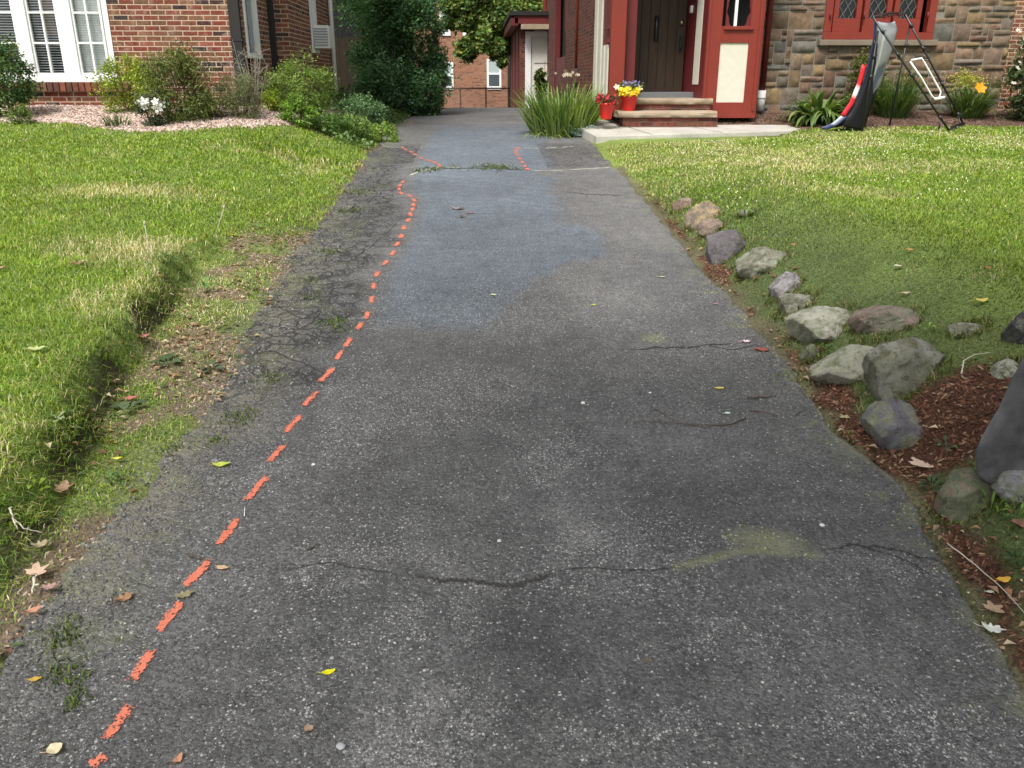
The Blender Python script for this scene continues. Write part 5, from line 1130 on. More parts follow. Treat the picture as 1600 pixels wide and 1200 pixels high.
m.build('cord', M['black'], pf)
near = [(1366, 32), (1364, 60), (1356, 100), (1348, 130), (1336, 160), (1322, 180), (1308, 192), (1288, 200)]
farr = [(1398, 33), (1402, 46), (1393, 80), (1384, 102), (1377, 128), (1364, 155), (1350, 175), (1330, 190)]
def sheet(rowsA, rowsB, nsub, colf, name, mat, thick=.004):
    V = []; Cc = []; na = len(rowsA) * 4 - 3; 
    def samp(rows, u): k = u * (len(rows) - 1); i = min(int(k), len(rows) - 2); return rows[i].lerp(rows[i + 1], k - i)
    for i in range(na):
        for j in range(nsub + 1):
            u, v = i / (na - 1), j / nsub; p = samp(rowsA, u).lerp(samp(rowsB, u), v); sag = math.sin(v * math.pi) * .05; p = p + Vector((.6 * sag, 0, -sag * .5)); p.z = max(p.z, gz(p.x, p.y) + .01); V.append(p); Cc.append(colf(u, v))
    Fs = [(i * (nsub + 1) + j, i * (nsub + 1) + j + 1, (i + 1) * (nsub + 1) + j + 1, (i + 1) * (nsub + 1) + j) for i in range(na - 1) for j in range(nsub)]
    o = arr(name, V, Fs, mat, pf, Cc, True); md = o.modifiers.new('thickness', 'SOLIDIFY'); md.thickness = thick; return o
NA = [gpt(a, b, YN) for a, b in near]; NB = [gpt(a, b, YR) for a, b in farr]
def chute_col(u, v):
    if v < .10: return (.03, .04, .10)
    if u > .74: return (.02, .03, .09)
    n = float(vn(u * 7 + 3, v * 4 + 2, 5))
    if u > .34 and v > .38 and n > .45: return (.16, .20, .30)
    if .3 < v < .42 and u > .1: return (.75, .76, .78)
    return (.42, .44, .48)
sheet(NA, NB, 14, chute_col, 'fabric_chute', M['matte'])
off = lambda L, d: [gpt(a - d, b, YN - .012) for a, b in L]
sheet(off(near[2:6], 9), off(near[2:6], 2), 3, lambda u, v: (.75, .75, .72) if .40 < u < .55 else (.55, .02, .03), 'red_banner', M['matte'])
sheet(off(near[5:], 7), off(near[5:], -7), 3, lambda u, v: (.03, .045, .12) if v > .2 or u > .5 else (.45, .46, .5), 'blue_edge', M['matte'])
net = [gpt(1366, 60, YN + .02)] + [gpt(a, b, YN + .02) for a, b in [(1362, 90), (1353, 122), (1340, 155), (1325, 180), (1310, 194)]]; net2 = [gpt(1370, 70, YN + .03)] + [gpt(a, b, YN + .03) for a, b in [(1368, 95), (1364, 125), (1364, 150), (1356, 180), (1347, 203)]]
sheet(net, net2, 4, lambda u, v: (.008, .008, .010), 'side_panel', M['matte'])
sheet([gpt(1352, 150, YN + .3), gpt(1340, 185, YN + .3), gpt(1318, 198, YN + .2)], [gpt(1374, 130, YR - .02), gpt(1362, 165, YR - .02), gpt(1352, 197, YR - .1)], 4, lambda u, v: (.010, .010, .02), 'back_panel', M['matte'])
YM_ = 11.65; lp = [(1424, 94), (1440, 91), (1444, 97), (1457, 120), (1470, 143), (1468, 152), (1462, 156), (1456, 150), (1440, 122), (1422, 96)]
m = MB(); m.tube([gpt(a, b, YM_) for a, b in lp] , .012, 8); m.tube([gpt(1460, 155, YM_), gpt(1476, 152, YM_)], .02, 8); m.build('white_loop', M['white'], pf, True)
q = B0.lerp(B1, .80); m = MB(); m.tube([gpt(1475, 152, YM_), q], .006, 6); m.build('link', M['black'], pf, True)
q = B0.lerp(B1, .42); m = MB(); m.tube([gpt(1441, 93, YM_), q], .005, 6); m.build('link', M['black'], pf, True)

# ------------------------------------------------------------------ boulders
def boulder(label, px, py, wpx, hpx, cols, seed, flat=1., rot=0., tall=1.12, sink=.46, dep=.8, group='boulders edging the right bank', tiltx=0.):
    b = Gd(px, py + hpx * .30); s_ = S(b); w = wpx * s_ * .61; h = hpx * s_ * .60 * tall; r = np.random.default_rng(seed)
    bm = bmesh.new(); bmesh.ops.create_icosphere(bm, subdivisions=5, radius=1)
    V = np.array([v.co[:] for v in bm.verts]); fc = np.array([[v.index for v in f.verts] for f in bm.faces]); bm.free()
    for i in range(12):
        n = r.normal(0, 1, 3); n[2] = n[2] * .7 + .15; n /= np.linalg.norm(n); d = r.uniform(.58, .90); k = V @ n; o = k > d; V[o] -= n * ((k[o] - d) * .93)[:, None]
    ns = (fbm(V[:, 0] * 1.5 + seed, V[:, 1] * 1.5 + V[:, 2], 1.3, 4, seed) - .5)[:, None]; V *= 1 + .26 * ns
    V *= 1 + .09 * (fbm(V[:, 0] * 3 + seed, V[:, 1] * 3 + V[:, 2] * 2.7, 3, 4, seed + 3) - .5)[:, None]
    V *= 1 + .10 * (fbm(V[:, 0] * 9 + seed, V[:, 1] * 9 + V[:, 2] * 8, 1, 3, seed + 5) - .5)[:, None]
    V = V * np.array([w, w * dep, h]); c, s = math.cos(tiltx), math.sin(tiltx); V = V @ np.array([[c, 0, s], [0, 1, 0], [-s, 0, c]]).T
    c, s = math.cos(rot), math.sin(rot); V = V @ np.array([[c, -s, 0], [s, c, 0], [0, 0, 1]]).T
    ca, cb, cc = [np.array(q) for q in cols]; n1 = fbm(V[:, 0] / w * 1.4 + seed, V[:, 1] / w * 1.4 + V[:, 2] / w, 1.6, 4, seed + 7)[:, None]; n2 = fbm(V[:, 0] / w * 3, V[:, 1] / w * 3 + V[:, 2] / w * 2, 2, 4, seed + 9)[:, None]
    C_ = ca + (cb - ca) * sm(.4, .6, n1); C_ = (C_ + (cc - C_) * sm(.54, .66, n2) * .85) * 1.22
    V = V + np.array([b.x, b.y + w * .25, b.z + h * (1 - 2 * sink) * .5])
    o = arr('boulder', V, fc, M['rock'], None, C_, True); tag(o, label, 'boulder', group)
    o.location = b; o.data.transform(Matrix.Translation(-b)); return o
gg = ((.20, .20, .15), (.30, .30, .24), (.12, .13, .08)); pale = ((.33, .33, .26), (.44, .43, .36), (.20, .22, .13)); dk_ = ((.075, .07, .075), (.12, .11, .115), (.16, .17, .12)); tan = ((.36, .27, .15), (.25, .2, .15), (.17, .15, .12)); red_ = ((.22, .15, .12), (.28, .2, .16), (.19, .2, .14))
BL = [('small tan grey stone, farthest of the row along the asphalt', 1068, 317, 32, 26, red_, 1), ('ochre topped wedge shaped boulder, second from the far end', 1103, 333, 54, 46, tan, 2), ('small brown boulder wedged behind the dark purple grey one', 1115, 352, 40, 32, red_, 3),
      ('dark purple grey rounded boulder with a small tan cap', 1138, 380, 74, 60, ((.10, .09, .10), (.14, .125, .135), (.11, .11, .09)), 4), ('flat grey stone set in the grass above the dark purple grey boulder', 1168, 333, 30, 12, gg, 5), ('grey green boulder with a flat sloping top just right of the dark purple grey one', 1198, 402, 74, 46, gg, 6),
      ('small lilac grey upright boulder with a pale top', 1228, 444, 46, 46, ((.26, .24, .25), (.36, .34, .35), (.16, .14, .13)), 7), ('low mossy stone leaning below the small lilac grey boulder', 1247, 470, 58, 32, gg, 8), ('long pale smooth boulder beside the asphalt, left of the reddish one', 1291, 504, 98, 54, pale, 9),
      ('flat topped boulder with a reddish stain, higher up the bank', 1391, 498, 92, 44, ((.24, .18, .15), (.2, .2, .15), (.14, .15, .1)), 10), ('pale cracked boulder left of the largest grey green boulder', 1340, 562, 112, 68, pale, 11), ('largest grey green boulder with a pale upper edge', 1420, 568, 110, 92, ((.19, .19, .14), (.26, .26, .22), (.12, .12, .07)), 12),
      ('small dark green mossy stone at the foot of the pale boulders', 1270, 550, 32, 34, ((.12, .13, .08), (.16, .17, .11), (.09, .1, .05)), 13), ('half mossy, half slate grey boulder surrounded by red brown mulch', 1410, 655, 96, 70, ((.22, .23, .16), (.17, .16, .18), (.15, .15, .17)), 14),
      ('low mossy stone nearly buried in the turf below the dark upright stone', 1517, 512, 50, 20, gg, 15), ('small pale mossy stone behind the big charcoal slab', 1578, 572, 46, 30, pale, 16), ('rounded mossy boulder with a pinkish base in front of the charcoal slab', 1524, 770, 96, 78, ((.15, .17, .10), (.20, .21, .14), (.26, .19, .15)), 17),
      ('grey lichen covered boulder at the right edge in front of the charcoal slab', 1606, 748, 76, 54, ((.24, .25, .2), (.3, .29, .32), (.17, .19, .12)), 18)]
for L in BL: boulder(*L)
boulder('dark upright charcoal stone at the right edge, above the charcoal slab', 1614, 508, 70, 70, ((.07, .068, .075), (.10, .095, .10), (.14, .15, .11)), 21, tall=1.1, sink=.25, tiltx=.15)
b = Gd(1600, 738); yb = b.y - .05
pl = [P(px, py, yb) for px, py in [(1604, 546), (1660, 532), (1740, 600), (1745, 770), (1540, 756), (1524, 748), (1521, 706)]]
m = MB(); _rd = (P(1522, 700, yb) - Vector((0, 0, EYE))).normalized() * .2; m.prism(pl, _rd + Vector((.03, 0, -.02))); me = bpy.data.meshes.new('x'); bm = bmesh.new(); me.from_pydata(m.v, [], m.f); bm.from_mesh(me); bmesh.ops.recalc_face_normals(bm, faces=bm.faces)
bmesh.ops.bevel(bm, geom=list(bm.edges), offset=.006, segments=1, affect='EDGES'); bmesh.ops.triangulate(bm, faces=bm.faces); bmesh.ops.subdivide_edges(bm, edges=bm.edges, cuts=6, use_grid_fill=True)
for v in bm.verts: q = v.co; n = float(fbm(q.x * 9, q.z * 9 + q.y * 5, 1, 4, 3)) - .5; v.co = q + Vector((n * .02, -abs(n) * .03, n * .02))
V = np.array([v.co[:] for v in bm.verts]); bmesh.ops.triangulate(bm, faces=bm.faces); fc = np.array([[v.index for v in f.verts] for f in bm.faces]); bm.free()
n1 = sm(.45, .7, fbm(V[:, 0] * 5, V[:, 2] * 5, 1, 4, 8))[:, None]
M['slate'] = m_col('slate', .9, 1., 7, .5, 13); o = arr('boulder', V - np.array(b), fc, M['slate'], None, np.array([.07, .068, .074]) + n1 * np.array([.06, .06, .06])); o.location = b; tag(o, 'big smooth charcoal slab leaning at the right edge', 'boulder', 'boulders edging the right bank')
# grass growing up against the boulders
bx = []; by = []
for L in BL:
    c0 = Gd(L[1], L[2] + L[4] * .30); s_ = S(c0); n = 260; a = rng.uniform(0, 6.283, n); rr = rng.uniform(.62, 1.0, n) * L[3] * s_ * .62
    bx.append(c0.x + np.cos(a) * rr); by.append(c0.y + L[3] * s_ * .14 + np.sin(a) * rr * .85)
bx = np.concatenate(bx); by = np.concatenate(by); k = (bx > Xr(by) + .04) & (mulch_near(bx, by) < .6); bx, by = bx[k], by[k]; n = len(bx)
blades('grass', bx, by, GZ(bx, by), rng.uniform(.025, .06, n), rng.uniform(.003, .006, n), rng.uniform(.5, 1.1, n), pick([(.11, .16, .03), (.17, .21, .04), (.08, .11, .03), (.28, .26, .12)], n), label='longer unmown blades growing up against the boulders')

# ------------------------------------------------------------------ fallen leaves, twigs, pebbles, weeds
def outline(kind, n=26):
    P_ = []
    for i in range(n):
        a = 2 * math.pi * i / n
        if kind == 'oval': r = 1 / math.hypot(math.cos(a), math.sin(a) / .55) * (1 + .05 * math.sin(5 * a)); r *= 1 + .18 * max(0, math.cos(a)) ** 8
        elif kind == 'maple': r = .45 + .5 * abs(math.cos(a * 2.5)) ** 1.5 + .10 * abs(math.sin(a * 9)); r *= .75 if math.cos(a) < -.7 else 1
        elif kind == 'lobed': r = .38 + .5 * abs(math.cos(a)) ** 1.2 + .16 * math.cos(a * 7) 
        else: r = .7 + .3 * random.random()
        P_.append((r * math.cos(a), r * math.sin(a)))
    return P_
def leaf_mesh(kind, L, rot, curl, stem=True):
    o = outline(kind, 44 if kind in ('maple', 'lobed') else 22); V = [(0, 0, .002)]; n = len(o); c, s = math.cos(rot), math.sin(rot)
    for f in (.5, 1):
        for x, y in o: V.append((x * f, y * f, (curl * (x * x + y * y) * .35 + .10 * curl * math.sin(4 * x + 3 * y)) * f))
    V = [((x * c - y * s) * L / 2, (x * s + y * c) * L / 2, max(0, z) * L / 2 + .003) for x, y, z in V]
    Fs = [(0, 1 + i, 1 + (i + 1) % n) for i in range(n)]; Fq = [(1 + i, 1 + n + i, 1 + n + (i + 1) % n, 1 + (i + 1) % n) for i in range(n)]
    m = MB(); m.add(V, Fs + Fq)
    if stem: e = Vector((-c, -s, 0)); m.tube([e * L * .25 + Vector((0, 0, .003)), e * L * .6 + Vector((-s * .05 * L, c * .05 * L, .004)), e * L * .72 + Vector((-s * .1 * L, c * .1 * L, .006))], max(.0008, L * .012), 4)
    return m
def one_leaf(label, px, py, wpx, kind, col, rot=0, curl=.4, ground=None, lift=0, stem=True, cat='fallen leaf', name='fallen_leaf', group=None):
    g = (ground or Dr)(px, py); 
    if ground is None: g.z = zs(g.x, g.y) + .002
    s_ = S(g); m = leaf_mesh(kind, wpx * s_, rot, curl, stem); m.c = [tuple(q * random.uniform(.85, 1.15) for q in col)] * len(m.v)
    o = m.build(name, M['petal'] if kind != 'x' else M['litter'], None, True); o.location = g + Vector((0, 0, lift)); return tag(o, label, cat, group)
Y_ = (.75, .55, .02); TN = (.55, .40, .20); CR = (.68, .64, .5); PK = (.45, .25, .2); BR = (.28, .15, .08); GN = (.16, .26, .05); YG_ = (.62, .68, .10)
for a in [('bright yellow leaf with curled stem near the bottom of the driveway', 513, 1054, 20, 'oval', (.85, .66, .01), .3, .5), ('pinkish brown torn leaf near the bottom of the driveway', 483, 1143, 17, 'scrap', PK, 1, .9), ('cream crumpled leaf below the lowest weeds in the left cracks', 86, 1176, 28, 'scrap', CR, .4, 1.2), ('tan oval leaf touching an orange dash', 347, 888, 19, 'oval', (.62, .47, .28), -.3, .4),
          ('brown curled leaf lying between the turf edge and the dashes', 194, 936, 32, 'lobed', (.34, .2, .1), .7, 1.2), ('round brown curled leaf at the bottom edge of the photo', 278, 1193, 20, 'oval', (.5, .28, .14), 1.2, 1.6), ('round yellow green leaf on the asphalt above the long thin twig', 1124, 608, 13, 'oval', (.72, .8, .12), 0, .1), ('tiny yellow leaf in the middle of the driveway', 927, 478, 9, 'oval', YG_, .5, .4),
          ('cream leaf in the middle of the driveway, beyond the tiny yellow leaf', 771, 463, 11, 'scrap', CR, .5, .6), ('white leaf at the end of the transverse crack near the boulders', 1165, 535, 17, 'lobed', (.75, .74, .7), 0, .8), ('small white leaf beside the thin twig', 1136, 647, 11, 'lobed', (.8, .78, .74), .4, .6), ('little orange leaf among the weeds at lower left', 55, 1063, 18, 'oval', (.72, .35, .08), .2, .6),
          ('tan dried leaf clump between two orange dashes', 288, 931, 30, 'lobed', (.30, .24, .16), .4, .8), ('yellow slim leaf on the mossy strip', 345, 727, 26, 'oval', YG_, .05, .6), ('small brown leaf scrap at the far right of the lower driveway', 1010, 1035, 7, 'scrap', BR, 0, .6), ('small pink petal near the right edge of the asphalt', 1118, 476, 9, 'oval', (.5, .3, .35), 0, .4), ('small white petal on the far right of the asphalt', 1034, 433, 11, 'oval', CR, 0, .3),
          ('dark red leaf scrap beside the two torn brown leaves far up the driveway', 735, 335, 12, 'oval', (.35, .15, .12), .3, .8), ('grey brown torn leaf far up the driveway', 715, 328, 22, 'lobed', (.32, .29, .27), -.4, 1.0), ('brown curled leaf in front of the torn grey brown leaf', 723, 341, 14, 'lobed', (.22, .16, .12), .9, 1.2), ('red brown leaf against the right asphalt edge', 1190, 548, 26, 'lobed', (.35, .12, .07), 0, .7)]: one_leaf(*a)
for a in [('big cream maple leaf lying on the red brown mulch', 1438, 731, 42, 'maple', (.70, .66, .42), .5, .5), ('yellow orange leaf on the litter at the right edge', 1565, 913, 24, 'oval', (.78, .48, .08), .2, .7), ('white curled leaf on the litter at the right edge', 1549, 990, 36, 'lobed', (.78, .76, .66), -.5, 1.0), ('small yellow tan leaf at the right asphalt edge', 1531, 1009, 18, 'oval', (.62, .45, .16), 1, .9),
          ('tan curled leaf right of the small yellow tan one', 1559, 1019, 18, 'scrap', (.55, .38, .26), .3, 1.2), ('pale brown star shaped leaf above the white curled leaf', 1550, 958, 34, 'maple', (.48, .33, .2), .2, .8), ('orange brown leaf at the lower right corner', 1592, 1092, 22, 'oval', (.6, .32, .05), 1.1, 1), ('long brown rolled leaf on the right bank', 1590, 826, 34, 'oval', (.3, .19, .13), .2, 1.4), ('pale leaf against the asphalt edge under the mossy boulder', 1476, 812, 20, 'lobed', (.6, .55, .35), .9, .9), ('small white stone like petal on the right litter', 1545, 931, 12, 'oval', (.75, .76, .7), 0, .3),
          ('tan maple leaf on the left turf edge above the driveway', 60, 905, 40, 'maple', (.62, .52, .36), .8, 1.0), ('yellow leaf at the foot of the left turf', 185, 725, 13, 'oval', (.85, .72, .1), .2, .5), ('crumpled brown leaf on the left turf edge with a green leaf beside it', 100, 775, 38, 'maple', (.42, .32, .19), .4, 1.4), ('dry curled leaf above the broken stick on the left turf', 66, 862, 30, 'lobed', (.5, .38, .27), .5, 1.3), ('pinkish leaf at the foot of the left bank beside the stick', 80, 928, 26, 'lobed', (.48, .32, .26), .2, 1), ('orange leaf at the left edge above the driveway', 55, 965, 22, 'oval', (.6, .35, .2), .6, .9),
          ('grey green oak leaf on the mossy strip', 365, 683, 44, 'lobed', (.38, .40, .3), .05, .7), ('reddish leaf on the bare strip', 205, 630, 22, 'oval', (.5, .18, .15), .3, .6), ('pink leaf lying in the shadow of the turf ledge', 224, 533, 22, 'lobed', (.5, .22, .18), .8, .9), ('brown leaf on the open left lawn', 125, 418, 26, 'lobed', (.32, .2, .1), .1, .9), ('tan leaf standing on the open left lawn', 129, 415, 9, 'oval', CR, 1.4, .8), ('pale leaf at the left photo edge on the lawn', 3, 425, 16, 'oval', (.62, .42, .35), .2, .8), ('yellow leaf clinging to the far end of the turf ledge', 365, 370, 12, 'oval', (.85, .78, .05), 1.2, .8), ('pale green leaf on the left lawn', 60, 553, 30, 'lobed', (.52, .58, .3), .2, .6),
          ('small tan leaf on the right lawn above the grey green boulder', 1238, 388, 10, 'oval', (.6, .3, .15), 0, .7), ('orange leaf on the right lawn', 1420, 397, 14, 'lobed', (.65, .33, .15), 0, .8), ('cream leaf on the right lawn', 1402, 423, 12, 'scrap', CR, 0, .8), ('red brown leaf high on the right lawn', 1541, 426, 12, 'oval', (.4, .1, .05), 0, .8), ('white leaf on the right lawn above the reddish boulder', 1413, 465, 14, 'oval', CR, 0, .4), ('yellow weed leaf near the upright charcoal stone', 1530, 478, 24, 'oval', (.6, .62, .12), .2, .7), ('cream leaf in the mulch beside the half mossy boulder', 1367, 664, 16, 'oval', (.68, .55, .3), .6, .8), ('tan leaf at the mulch edge by the asphalt', 1318, 657, 18, 'maple', (.5, .36, .26), .6, .8)]:
    one_leaf(*a, ground=Gd, lift=.022 if a[1] < 240 or 1230 < a[1] and a[2] < 480 else .012)
def twig(label, pts, r, col=(.06, .05, .04), ground=None, branch=None, mat='bark'):
    Q = []
    for p in pts: g = (ground or Dr)(*p); g.z = (zs(g.x, g.y) + r + .002) if ground is None else g.z + .03; Q.append(g)
    b = Q[0].copy(); m = MB(); P3 = []
    for i in range(len(Q) - 1):
        for k in range(5): P3.append(Q[i].lerp(Q[i + 1], k / 5) + Vector((0, random.uniform(-1, 1) * r, random.uniform(0, 1) * r)))
    P3.append(Q[-1]); m.tube([p - b for p in P3], r, 6, None, r * .4)
    for k in range(0, len(P3) - 2, 3): m.tube([P3[k] - b, P3[k] - b + Vector((random.uniform(-1, 1), random.uniform(-1, 1), .3)) * r * 3], r * .5, 4)
    o = m.build('twig', M[mat], None, True); o.location = b; return tag(o, label, 'twig')
twig('long thin curved twig lying across the right half of the driveway', [(1165, 655), (1140, 665), (1100, 667), (1060, 664), (1030, 661), (990, 663)], .0028); twig('faint thin twig forking from the long curved twig', [(1015, 636), (1035, 648), (1056, 660)], .0018)
twig('short dark straight twig above the curved ones', [(1168, 625), (1190, 623), (1212, 621)], .0045); twig('thin dark bent twig between the straight twig and the long curved twig', [(1171, 643), (1195, 646), (1216, 652)], .0028); twig('tiny hooked twig near the asphalt edge', [(1243, 650), (1250, 644), (1262, 640)], .002)
twig('short dark twig on the left half of the driveway', [(480, 862), (490, 857), (500, 853)], .0032); twig('dark red twig across the top of an orange dash', [(294, 868), (308, 874), (325, 876)], .003); twig('tiny white grass stem beside an orange dash', [(382, 808), (383, 792)], .0018, mat='white')
M['pale_stick'] = m_plain('bleached_stick', (.5, .46, .38), .9)
twig('broken pale forked stick on the left turf edge', [(18, 806), (26, 828), (30, 840)], .004, ground=Gd, mat='pale_stick'); twig('pale bent grass stalk lying on the left turf edge', [(22, 822), (40, 838), (72, 846)], .003, ground=Gd, mat='pale_stick'); twig('grey stick under the tan maple leaf at the left', [(58, 915), (54, 940)], .006, ground=Gd, mat='pale_stick')
twig('pale looping dry stalk in front of the upright charcoal stone', [(1500, 595), (1504, 575), (1520, 565), (1545, 562)], .003, ground=Gd, mat='pale_stick'); twig('thin pale runner on the right litter', [(1478, 862), (1520, 895), (1560, 930), (1600, 975)], .0022, ground=Gd, mat='pale_stick')
def pebble(label, px, py, wpx, col, sd):
    wpx *= .8; col = tuple(q * .75 for q in col); g = Dr(px, py); s_ = S(g); r = np.random.default_rng(sd); bm = bmesh.new(); bmesh.ops.create_icosphere(bm, subdivisions=2, radius=wpx * s_ / 2)
    for v in bm.verts: v.co = v.co * r.uniform(.8, 1.15); v.co.z *= .45
    V = np.array([v.co[:] for v in bm.verts]); fc = np.array([[v.index for v in f.verts] for f in bm.faces]); bm.free()
    o = arr('pebble', V, fc, M['litter'], None, np.tile(col, (len(V), 1))); o.location = (g.x, g.y, zs(g.x, g.y) + wpx * s_ * .12); tag(o, label, 'pebble')
for a in [('pale grey pebble below the pinkish leaf', 533, 1169, 19, (.42, .43, .45), 1), ('white pebble above the right moss patch', 1284, 821, 11, (.8, .79, .76), 2), ('small white pebble at the left of the twigs', 1016, 615, 6, (.7, .68, .65), 3), ('white pebble beside an orange dash', 490, 727, 9, (.7, .7, .68), 4), ('whitish pebble left of the twig on the lower driveway', 780, 848, 10, (.6, .58, .55), 5), ('lone white pebble far up the driveway', 911, 632, 10, (.7, .68, .62), 6), ('grey slim pebble near the yellow leaf', 519, 1030, 10, (.35, .36, .36), 7), ('tiny white pebble by the right edge of the lower driveway', 1497, 1033, 8, (.55, .55, .54), 8)]: pebble(*a)
def weed(label, px, py, wpx, n, col, aspect=.5, rise=.5, name='weed', ground=Gd):
    b = ground(px, py); s_ = S(b); L = wpx * s_ / 2; V = []; Fs = []; Cc = []
    for i in range(n):
        a = 2.4 * i + random.uniform(-.3, .3); l = L * random.uniform(.65, 1.05); rz = rise * random.uniform(.4, 1.2); d = np.array([math.cos(a), math.sin(a), 0]); q = np.array([-math.sin(a), math.cos(a), 0]); k = len(V); c = np.array(col) * random.uniform(.75, 1.25)
        for j, (u, w) in enumerate([(.0, .05), (.3, .12), (.5, .8), (.7, 1), (.88, .6), (1, .03)]):
            z = rz * l * math.sin(u * 2.2) ; p = np.array([b.x, b.y, b.z + .004]) + d * l * u + np.array([0, 0, z]); hw = q * l * aspect * w / 2
            V += [p + hw + (0, 0, hw[0] * 0 + abs(l) * .03 * w), p, p - hw + (0, 0, abs(l) * .03 * w)]; Cc += [c, c * .8, c]
        for j in range(5):
            e = k + j * 3; Fs += [(e, e + 1, e + 4, e + 3), (e + 1, e + 2, e + 5, e + 4)]
    o = arr(name, V, Fs, M['leaf'], None, Cc); o.location = b; o.data.transform(Matrix.Translation(-b)); return tag(o, label, 'weed')
for a in [('bright green broad leaved seedling under the turf ledge', 326, 458, 34, 8, (.16, .30, .09), .55, 1.2), ('flat plantain rosette with greyish leaves at the foot of the ledge', 262, 570, 60, 8, (.10, .16, .07), .45, .3), ('flat plantain rosette in the middle of the bare strip', 330, 578, 56, 8, (.12, .16, .09), .4, .3), ('shining broad leaved plantain near the left turf foot', 200, 640, 64, 7, (.12, .17, .09), .5, .4), ('small green weed at the edge of the litter beside the yellow leaf', 172, 752, 36, 7, (.12, .22, .06), .5, .7), ('light green weed with yellow leaf tip on the left turf', 58, 772, 50, 6, (.26, .38, .05), .45, .9), ('pale green star shaped weed on the left turf', 90, 662, 36, 7, (.42, .5, .28), .4, .7),
          ('low weed growing by the far end of the turf ledge', 265, 412, 50, 8, (.10, .17, .05), .35, .5), ('dark narrow leaved weed in the mulch below the half mossy boulder', 1476, 703, 44, 12, (.11, .17, .09), .25, .7), ('green leafy weed under the cream maple leaf', 1455, 765, 60, 14, (.07, .11, .05), .3, .5), ('bright green grassy weed in front of the rounded mossy boulder', 1545, 812, 60, 12, (.15, .26, .05), .18, 1.3), ('bright green weed at the right edge below the boulders', 1588, 815, 54, 11, (.18, .3, .06), .2, 1.2), ('light green weed beside the small dark mossy stone', 1292, 552, 30, 8, (.12, .2, .06), .3, 1), ('green weed between the reddish boulder and the largest boulder', 1448, 520, 30, 7, (.2, .32, .06), .3, 1.2),
          ('small weed in front of the upright charcoal stone', 1560, 586, 34, 8, (.14, .22, .09), .4, .8), ('green weed left of the reddish boulder', 1352, 485, 26, 9, (.13, .22, .05), .2, 1.2), ('bright weed tuft at the far end of the boulder row', 1165, 342, 40, 12, (.16, .28, .05), .18, 1.1), ('low weed mat at the bottom right edge', 1590, 880, 60, 16, (.08, .13, .05), .3, .5)]: weed(*a)
for lab, pts, tipc in [('tall dry dandelion stalk standing on the left lawn', [(235, 418), (232, 385), (226, 350)], 0), ('tall pale grass stalk leaning over the turf ledge', [(334, 376), (342, 350), (350, 325)], 0)]:
    b = Gd(*pts[0]); m = MB(); Q = [P(px, py, b.y) - b for px, py in pts]; m.tube(Q, .0028, 5, None, .002); m.lathe(tuple(Q[-1]), [(.001, -.01), (.007, 0), (.006, .012), (.001, .02)], 8)
    o = m.build('seed_stalk', M['pale_stick'], None, True); o.location = b; tag(o, lab, 'weed')
# leaf litter on both banks, thousands of scraps
def litter(x, y, size, cols, label):
    n = len(x); V, Fc, Cc = leafset(np.stack([x, y, GZ(x, y) + rng.uniform(.003, .02, n)], 1), size, .55, 3, pick(cols, n, None, .25), .8, np.stack([np.cos(x * 999), np.sin(x * 999), x * 0], 1) * 2)
    o = arr('leaf_litter', V, Fc, M['leaf'], None, Cc); tag(o, label, 'leaf litter', None, 'stuff')
x, y = scat(8000, -3.6, -.8, 1.2, 7, lambda x, y: (x > Lx(y) - .1) * (x < Xl(y) + .08) * sm(.42, .6, fbm(x, y, 3, 3, 44)) * .9); n = len(x)
litter(x, y, rng.uniform(.015, .05, n), [(.30, .17, .10), (.42, .28, .18), (.2, .11, .07), (.5, .42, .28), (.12, .17, .07), (.1, .15, .06)], 'brown, tan and green leaf scraps strewn over the bare strip beside the turf ledge')
x, y = scat(12000, .6, 3.4, .9, 8.5, lambda x, y: (x > Xr(y) - .04) * (1 - sm(.08, .40, x - Xr(y))) * (.25 + .75 * sm(.38, .55, fbm(x, y, 3, 3, 46))) * .6); n = len(x)
litter(x, y, rng.uniform(.012, .045, n), [(.30, .16, .09), (.40, .26, .17), (.16, .08, .05), (.55, .45, .32), (.2, .1, .07)], 'brown and tan leaf scraps along the right edge of the asphalt')
x, y = scat(900, -1.9, 1.9, 1., 9, lambda x, y: (x > Xl(y) + .02) * (x < Xr(y) - .02) * (.12 + .5 * (x < pX(y)))); n = len(x)
V, Fc, Cc = leafset(np.stack([x, y, np.array([zs(a, b_) for a, b_ in zip(x, y)]) + .004], 1), rng.uniform(.004, .012, n), .4, 3, pick([(.2, .14, .1), (.5, .45, .35), (.03, .03, .03), (.25, .3, .12)], n), .6, np.stack([np.cos(x * 999), np.sin(x * 999), x * 0], 1) * 2)
tag(arr('debris', V, Fc, M['leaf'], None, Cc), 'tiny seeds, husks and leaf crumbs scattered over the asphalt', 'debris', None, 'stuff')

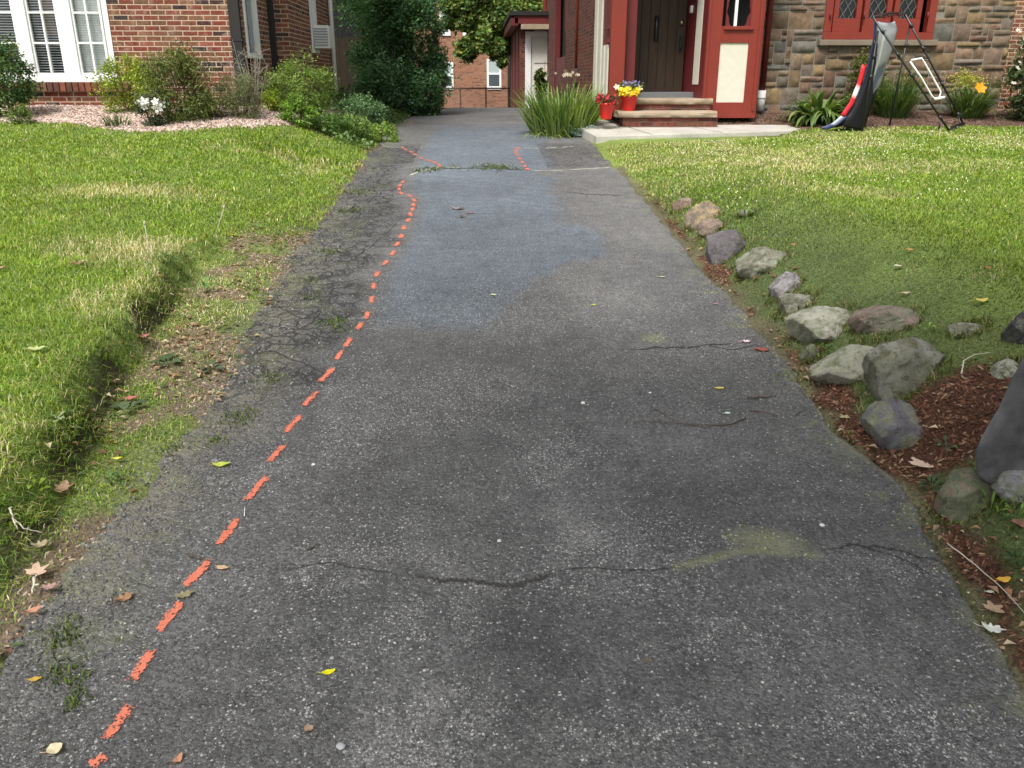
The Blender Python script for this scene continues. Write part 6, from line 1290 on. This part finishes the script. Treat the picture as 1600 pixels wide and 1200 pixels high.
# ------------------------------------------------------------------ the street tree overhead whose shade falls on the foreground
hb = Vector((4.6, -2.6, gz(4.6, -2.6)))
tree('street_tree', 'leafy maple beside the driveway mouth, just out of the photo, shading the foreground', 'tree', hb, [((2.6, -2.6, 7.2), (3.6, 3.2, 2.2), 1), ((5.6, -.6, 7.6), (3.0, 2.6, 1.9), .8), ((-.6, -3.2, 8.0), (3.0, 2.6, 1.8), .7)], 5200, .20, [(.06, .11, .03), (.09, .15, .04)],
     ([hb, hb + Vector((-.1, .1, 3)), hb + Vector((-.5, .3, 7.5))], .28), None, .7, 46, .42, [[hb + Vector((-.1, .1, 3.2)), Vector((3, -2.3, 5.6)), Vector((.5, -3, 7.6))], [hb + Vector((-.1, .1, 3.6)), Vector((5.2, -1.4, 6)), Vector((5.8, -.2, 7.6))]])

x, y = scat(42000, -2.7, -.7, .9, 9.5, lambda x, y: np.exp(-((x - Xl(y)) / .16) ** 2) * sm(.35, .5, fbm(x, y, 5, 3, 48)) + .10 * (x > Xl(y)) * (x < pX(y) - .1)); n = len(x)
o = chips('gravel', x, y, rng.uniform(.002, .009, n), rng.uniform(.002, .007, n), rng.uniform(.0015, .005, n), pick([(.11, .11, .11), (.16, .16, .155), (.07, .07, .07), (.24, .235, .22)], n, [5, 4, 3, 1]), M['litter'], 'loose grey asphalt crumbs along the broken left edge of the driveway', 'gravel', 0)
zz = np.array([max(a, b_) for a, b_ in zip(GZ(x, y), np.where((x > Xl(y) - .02), zsurf(x, y) + .007, -9))]) - GZ(x, y)
co_ = np.zeros(len(o.data.vertices) * 3, np.float32); o.data.vertices.foreach_get('co', co_); co_ = co_.reshape(-1, 3); co_[:, 2] += np.repeat(zz, 13); o.data.vertices.foreach_set('co', co_.ravel()); o.data.update()

# moss clumps on the asphalt
def mossp(x, y): return dmask(x, y)[:, 2] * (x > Xl(y)) * (x < Xr(y)) * sm(.42, .60, fbm(x, y, 26, 3, 49))
x, y = scat(70000, -1.6, 1.8, 1.2, 5.2, lambda x, y: mossp(x, y) * .8 * ((x > 0) | (rng.random(len(x)) < .5))); n = len(x)
o = chips('moss', x, y, rng.uniform(.002, .0055, n), rng.uniform(.002, .0045, n), rng.uniform(.001, .004, n), pick([(.26, .28, .12), (.17, .20, .07), (.36, .37, .22), (.12, .15, .05)], n), M['litter'], 'dry yellow green moss crumbs in patches on the asphalt', 'moss', 0)
zz = zsurf(x, y) + .007 - GZ(x, y)
co_ = np.zeros(len(o.data.vertices) * 3, np.float32); o.data.vertices.foreach_get('co', co_); co_ = co_.reshape(-1, 3); co_[:, 2] += np.repeat(zz, 13); o.data.vertices.foreach_set('co', co_.ravel()); o.data.update()
